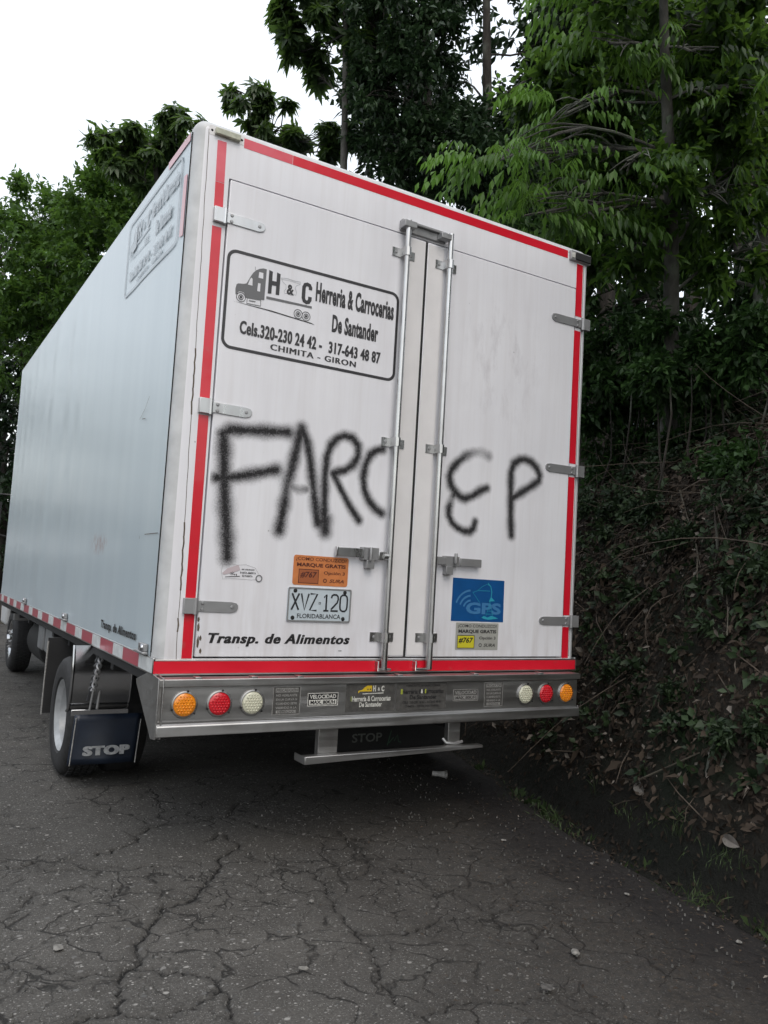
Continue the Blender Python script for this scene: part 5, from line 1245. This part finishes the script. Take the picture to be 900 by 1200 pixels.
# ================================================================== BANK COVER
def bank_pts(n, y0=-3.0, y1=6.5, d0=.63, d1=4.6, pw=1.0):
    y = rng.uniform(y0, y1, n); d = d0+(d1-d0)*rng.random(n)**pw; x = xe(y)+d; return x, y, ground_z(x, y)
def gnorm(x, y):
    e = .05; gx_ = (ground_z(x+e, y)-ground_z(x-e, y))/(2*e); gy_ = (ground_z(x, y+e)-ground_z(x, y-e))/(2*e)
    return unit(np.stack([-gx_, -gy_, np.ones_like(gx_)], 1))
# dead leaf litter on the slope
LV = Leaves()
for n, l0, l1 in ((110000, .015, .045), (42000, .04, .085), (1800, .08, .13)):
    x, y, z = bank_pts(n, pw=.85); nn = gnorm(x, y); d = unit(np.cross(nn, rdir(n))+nn*rng.uniform(-.15, .5, (n, 1)))
    ln = rng.uniform(l0, l1, n); LV.add(np.stack([x, y, z], 1)+nn*rng.uniform(0, .07, (n, 1)), d, unit(nn+rdir(n)*.9), ln, ln*rng.uniform(.3, .6, n), rng.random(n)**1.6)
x, y, z = bank_pts(5000, d0=.03, d1=.66); n = len(x); nn = gnorm(x, y); d = unit(np.cross(nn, rdir(n))); ln = rng.uniform(.02, .05, n)
LV.add(np.stack([x, y, z], 1)+nn*.01, d, unit(nn+rdir(n)*.5), ln, ln*.45, rng.random(n)*.4)
tag(LV.build('leaf_litter', M['litter']), 'brown and grey dead leaves covering the steep bank', 'leaf litter', kind='stuff')
# small plants
LV = Leaves(); nP = 11000; x, y, z = bank_pts(nP, d0=.66, d1=4.4, pw=.75)
keep = (np.sin(x*2.3+y*1.1)+np.sin(y*3.1-x*.7)+rng.normal(0, .9, nP)) > .1; x, y, z = x[keep], y[keep], z[keep]; n = len(x)
C = np.stack([x, y, z], 1)+UP*rng.uniform(.02, .16, (n, 1)); nn = gnorm(x, y); tn = rng.random(n)
for j in range(7):
    d = unit(rdir(n)*1.0+nn*.5); ln = rng.uniform(.03, .085, n); LV.add(C+rdir(n)*.03, d, unit(nn+rdir(n)*.5), ln, ln*rng.uniform(.5, .75, n), np.clip(tn+rng.normal(0, .15, n), 0, 1))
tag(LV.build('bank_plants', M['leafG']), 'small dark green plants growing through the litter on the bank', 'plants', kind='stuff')
# twigs
b = MB(); x, y, z = bank_pts(750, d0=.55, d1=4.4)
for i in range(len(x)):
    a = rdir(1)[0]; a[2] = abs(a[2])*.5; nn_ = gnorm(x[i:i+1], y[i:i+1])[0]; a = unit(a-nn_*np.dot(a, nn_)*.8); l_ = rng.uniform(.10, .55)
    p0 = np.array([x[i], y[i], z[i]])+nn_*.02; p1 = p0+a*l_; p1[2] = max(p1[2], float(ground_z(p1[0], p1[1]))+.015)
    mid = (p0+p1)/2+rdir(1)[0]*l_*.07+nn_*.03
    b.tube([p0, mid, p1], [.0035+.003*l_, .003+.002*l_, .0015], 4, 0, False)
tag(b.build('twigs', M['twig']), 'dry twigs scattered over the bank', 'twigs', kind='stuff')

b = MB(); x, y, z = bank_pts(1700, d0=1.0, d1=4.2, pw=.8)
for i in range(len(x)):
    g0 = np.array([x[i], y[i], z[i]]); nn_ = gnorm(x[i:i+1], y[i:i+1])[0]; a = unit(rdir(1)[0]*[.8, .8, .5]-UP*rng.uniform(-.3, .8)); l_ = rng.uniform(.25, .95); cu = rdir(1)[0]*.35
    P = []
    for t in np.linspace(0, 1, 6):
        p_ = g0+a*l_*t+cu*l_*t*t; p_ = p_+nn_*(.03+.10*math.sin(math.pi*t)*l_); p_[2] = max(p_[2], float(ground_z(p_[0], p_[1]))+.012); P.append(p_)
    b.tube(P, list(np.linspace(.0042, .0018, 6)*rng.uniform(.6, 1.3)), 4, 0, False)
tag(b.build('dry_stems', M['twig']), 'tangle of brown dry stems and roots hanging over the bank', 'stems', kind='stuff')

# vines and bare stems that can be told apart
def vine(label, pts, r=.007, mat='vine'):
    P = []
    for px_, py_, _t in pts:
        g_ = on_ground(px_, py_); tt = np.linalg.norm(g_-CAM); P.append(at(px_, py_, max(tt-.06-.12*rng.random(), 2)))
    P = np.array(P); k = 26; t = np.linspace(0, len(P)-1, k)
    Q = np.stack([np.interp(t, np.arange(len(P)), P[:, i]) for i in range(3)], 1)
    for _ in range(3): Q[1:-1] = (Q[:-2]+2*Q[1:-1]+Q[2:])/4
    g = ground_z(Q[:, 0], Q[:, 1]); Q[:, 2] = np.maximum(Q[:, 2], g+.02)
    b = MB(); b.tube(Q, list(np.linspace(r, r*.5, k)), 6, 0, False); o = b.build('hanging_vine', M[mat], None, smooth=True)
    tag(o, label, 'vine', 'vines and bare stems on the bank')
vine('long grey stem slanting down from the shrubs beside the box', [(742, 425, 6.0), (760, 455, 5.8), (785, 485, 5.6)], .008)
vine('forked grey stem dropping straight below the shrubs', [(768, 470, 5.8), (766, 510, 5.6), (772, 545, 5.4)], .007)
vine('pale stem curving in a hook over the bank', [(815, 493, 5.3), (836, 500, 5.2), (838, 515, 5.15), (825, 540, 5.1), (806, 552, 5.0)], .0065)
vine('thin vertical stem in the middle of the bank', [(797, 575, 4.9), (805, 605, 4.8), (817, 640, 4.7), (817, 680, 4.6)], .007)
vine('second thin stem running beside the vertical one', [(795, 590, 4.9), (812, 625, 4.8), (821, 665, 4.65)], .005)
vine('brown bare stem leaning at upper right of the bank', [(858, 495, 5.2), (868, 530, 5.0), (882, 565, 4.8)], .010)
vine('thin stem slanting left beside the edge of the box', [(745, 575, 5.2), (720, 600, 5.1), (702, 618, 5.0)], .005)
vine('fallen branch lying just right of the rear bumper', [(690, 640, 4.8), (715, 622, 4.9), (740, 616, 5.0)], .006)
vine('pale branch resting on the slope at right', [(742, 917, 4.2), (780, 900, 4.2), (820, 882, 4.2)], .007)
vine('thin upright stem near the right edge low on the bank', [(852, 745, 4.4), (853, 720, 4.4), (851, 690, 4.5)], .0045)
vine('curved stem near the right edge', [(880, 560, 4.9), (895, 575, 4.8), (905, 600, 4.7)], .006)
vine('arching twig above the bumper lamps on the right', [(683, 808, 4.9), (705, 790, 4.9), (730, 772, 5.0)], .006)

# pale fallen leaves and stones on the bank that show singly
def fallen_leaf(px, py, ln, label, ang, tone=1.0):
    c = on_ground(px, py); nn_ = gnorm(c[0:1], c[1:2])[0]
    lv = MB(); n_ = 9; a = np.array([math.cos(ang), math.sin(ang), 0]); a = unit(a-nn_*np.dot(a, nn_)); s_ = np.cross(nn_, a)
    vs = []
    for i in range(n_):
        t = i/(n_-1); w_ = math.sin(math.pi*min(1, t*1.02)**.8)*.24*ln; 
        for q in (-1, 0, 1): vs.append(a*(t-.5)*ln+s_*q*w_+nn_*(.012+abs(q)*w_*.45+ln*.12*math.sin(math.pi*t)))
    lv.add(vs, [(3*i+j, 3*i+j+1, 3*i+4+j, 3*i+3+j) for i in range(n_-1) for j in (0, 1)])
    o = lv.build('fallen_leaf', M['deadp'], None, smooth=True); o.location = c; tag(o, label, 'leaf', 'large pale dead leaves on the bank')
M['deadp'] = simple('pale_dead_leaf', (.15, .135, .12, 1), .7, 0, .3, 30)
for a in ((790, 790-155+0, .13, 'pale dead leaf high on the bank level with the GPS sticker', .4), (772, 578, .11, 'pale curled leaf near the middle of the bank', .2), (763, 652, .10, 'pale leaf below the middle stems', 2.9), (733, 604, .09, 'grey leaf beside the box edge halfway up', 2.2),
          (800, 846, .13, 'grey dead leaf right of the bumper lamps', .3), (763, 891, .08, 'small bright dead leaf low on the bank', 1.2), (838, 884, .09, 'pale leaf at the end of the resting branch', .1), (752, 928, .13, 'long curled dead leaf near the foot of the bank', .6), (807, 926, .07, 'oval pale leaf near the foot of the bank', .2),
          (858, 990, .12, 'long pale scrap above the ditch at right', 1.0), (756, 665, .10, 'broad grey leaf midway between box edge and stems', .9)): fallen_leaf(*a)

def stone(px, py, r, label, flat=.45, mat='stone', name='stone', grp='loose stones on the asphalt', sunk=.3):
    c = on_ground(px, py); me = bmesh.new(); bmesh.ops.create_icosphere(me, subdivisions=2, radius=1.0)
    rs = np.random.default_rng(int(px*7+py)); k = rs.uniform(.75, 1.25, 3)
    for v in me.verts:
        q = v.co; f = 1+.18*math.sin(q.x*3+px)+.15*math.sin(q.y*4+py)+.08*math.sin(q.z*7)
        v.co = Vector((q.x*r*k[0]*f, q.y*r*k[1]*f, max(q.z*r*flat*f, -r*flat*sunk)))
    m_ = bpy.data.meshes.new(name); me.to_mesh(m_); me.free(); m_.materials.append(M[mat])
    for p_ in m_.polygons: p_.use_smooth = False
    o = bpy.data.objects.new(name, m_); COL.objects.link(o); o.location = (c[0], c[1], c[2]-.002); o.rotation_euler = (0, 0, rs.uniform(0, 6)); tag(o, label, 'stone', grp)
stone(674, 1117, .016, 'pale stone lying on the asphalt at lower right', .5)
stone(68, 1110, .020, 'flat whitish stone beside the left end of the long crack', .15)
stone(353, 1179, .012, 'small pale stone at the bottom centre of the asphalt', .5)
stone(365, 1057, .009, 'small stone at the edge of the alligator cracks', .5)
stone(641, 1176, .022, 'broken lump of asphalt at the bottom right of the road', .2, 'lump')
stone(735, 1048, .010, 'little bright pebble near the road edge', .5); stone(693, 1013, .009, 'little pebble near the dirty road edge', .5)
stone(866, 1103, .012, 'pebble on the dirt by the grass tufts', .5); stone(590, 985, .010, 'pebble on the dark asphalt behind the litter cup', .5)
# scattered grit on the road
b = MB(); k = 1900
gx_ = rng.uniform(-1.3, 2.2, k); gy_ = rng.uniform(-2.3, 1.6, k)
for i in range(k):
    if gx_[i] > xe(gy_[i])-.03: continue
    r = rng.uniform(.0016, .0048)*(1.5 if rng.random() < .06 else 1); c = np.array([gx_[i], gy_[i], 0.0]); a = rng.uniform(0, 6.28)
    pts = [c+np.array([math.cos(a+j*1.5708)*r*rng.uniform(.7, 1.5), math.sin(a+j*1.5708)*r*rng.uniform(.6, 1.2), -.006]) for j in range(4)]
    b.add(pts+[p_*[1, 1, 0]+UP*r*.55-(p_-c)*[.45, .45, 0] for p_ in pts], [(0, 1, 5, 4), (1, 2, 6, 5), (2, 3, 7, 6), (3, 0, 4, 7), (4, 5, 6, 7)])
tag(b.build('road_grit', M['grit']), 'fine pale grit scattered over the asphalt', 'grit', kind='stuff')
LV = Leaves(); k = 2200; y = rng.uniform(-2.2, 4, k); x = xe(y)-np.abs(rng.normal(0, .5, k))-.01; d = unit(rng.normal(0, 1, (k, 3))*[1, 1, .12]); ln = rng.uniform(.008, .026, k)
LV.add(np.stack([x, y, np.full(k, .004)], 1), d, unit(UP+rdir(k)*.3), ln, ln*.4, rng.random(k)**1.5)
tag(LV.build('roadside_debris', M['litter']), 'tiny leaf scraps along the dirty road edge', 'debris', kind='stuff')

LV = Leaves(); k = 1500; y = rng.uniform(-2.4, 3.5, k); clump = np.sin(y*7.3)+np.sin(y*17.1+2)+np.sin(y*3.1+.6)+rng.normal(0, .6, k); y = y[clump > .9]; k = len(y)
x = xe(y)+rng.normal(0.02, .035, k); P_ = np.stack([x, y, np.full(k, -.03)], 1); d = unit(rdir(k)*[.8, .8, .2]+UP*.8); ln = rng.uniform(.02, .08, k)
LV.add(P_, d, unit(rdir(k)*[1, 1, .2]), ln, np.where(rng.random(k) < .5, .004, ln*.4), rng.random(k)*.7)
tag(LV.build('edge_weeds', M['grass']), 'short weeds growing along the broken road edge', 'weeds', kind='stuff')
# litter cup
c = on_ground(515, 912); t = thing('paper_cup', 'crushed pale paper cup lying on the road behind the truck', 'cup', None, (c[0], c[1], .022))
b = MB(); ax = (math.cos(-.9), math.sin(-.9), .04); b.lathe([(.0, -.045), (.019, -.045), (.021, -.03), (.020, .0), (.023, .025), (.024, .043), (.0225, .043), (.021, .0), (.0, -.04)], (0, 0, 0), ax, 18)
o = b.build('cup_wall', M['paper'], t, smooth=True)
for v in o.data.vertices: v.co.z *= .8+.1*math.sin(v.co.x*120); 
b = MB(); b.lathe([(.0232, .038), (.0265, .041), (.0265, .046), (.0225, .046)], (0, 0, 0), ax, 18); b.build('rim', M['print_g'], t, smooth=True)

# grass tufts on the broken road edge
def tuft(px, py, n, h, label, spread=.05, tone=.5):
    c = on_ground(px, py); c[2] = -.035; LV = Leaves(); P = rng.normal(0, spread, (n, 3))*[1, 1, 0]; d = unit(rng.normal(0, .35, (n, 3))+UP*1.0)
    ln = rng.uniform(.5, 1.0, n)*h; w_ = np.full(n, .0045); tn = np.clip(rng.normal(tone, .2, n), 0, 1)
    LV.add(P, d, unit(rdir(n)*[1, 1, .1]), ln*.55, w_, tn)
    dd = unit(d+rdir(n)*[.7, .7, .1]-UP*.25); LV.add(P+d*(ln*.42)[:, None], dd, unit(rdir(n)*[1, 1, .1]), ln*.6, w_*.8, tn)
    o = LV.build('grass_tuft', M['grass']); o.location = c; tag(o, label, 'grass', 'grass tufts along the road edge')
tuft(642, 958, 40, .12, 'small bright green weed on the road edge nearest the truck', .04, .7)
tuft(668, 972, 22, .10, 'dry thin grass tuft next to the green weed', .04, .9)
tuft(700, 960, 7, .22, 'tall sparse blades standing in the ditch', .03, .4)
tuft(728, 1003, 12, .13, 'short grass blades in the middle of the road edge', .03, .5)
tuft(752, 1012, 20, .08, 'low flattened tuft on the earth lip', .06, .7)
tuft(795, 1022, 16, .24, 'tallest arching grass blades on the road edge', .04, .5)
tuft(815, 1052, 55, .13, 'thick green grass clump near the right edge', .06, .6)
tuft(856, 1066, 55, .11, 'spreading grass clump at the far right of the road edge', .09, .6)
tuft(600, 935, 16, .08, 'faint tuft on the road edge just behind the truck', .05, .2)
# flat weed leaves around the clumps
for (px, py, k) in ((640, 955, 14), (818, 1050, 26), (860, 1068, 16)):
    pass

for o in list(bpy.data.objects):
    if o.type == 'MESH' and o.name.startswith('tmp'): bpy.data.objects.remove(o)
print('TRIS', sum(sum(len(p.vertices)-2 for p in o.data.polygons) if len(o.data.polygons) < 3000 else len(o.data.polygons)*(1 if len(o.data.loops) == 3*len(o.data.polygons) else 2) for o in bpy.data.objects if o.type == 'MESH'))
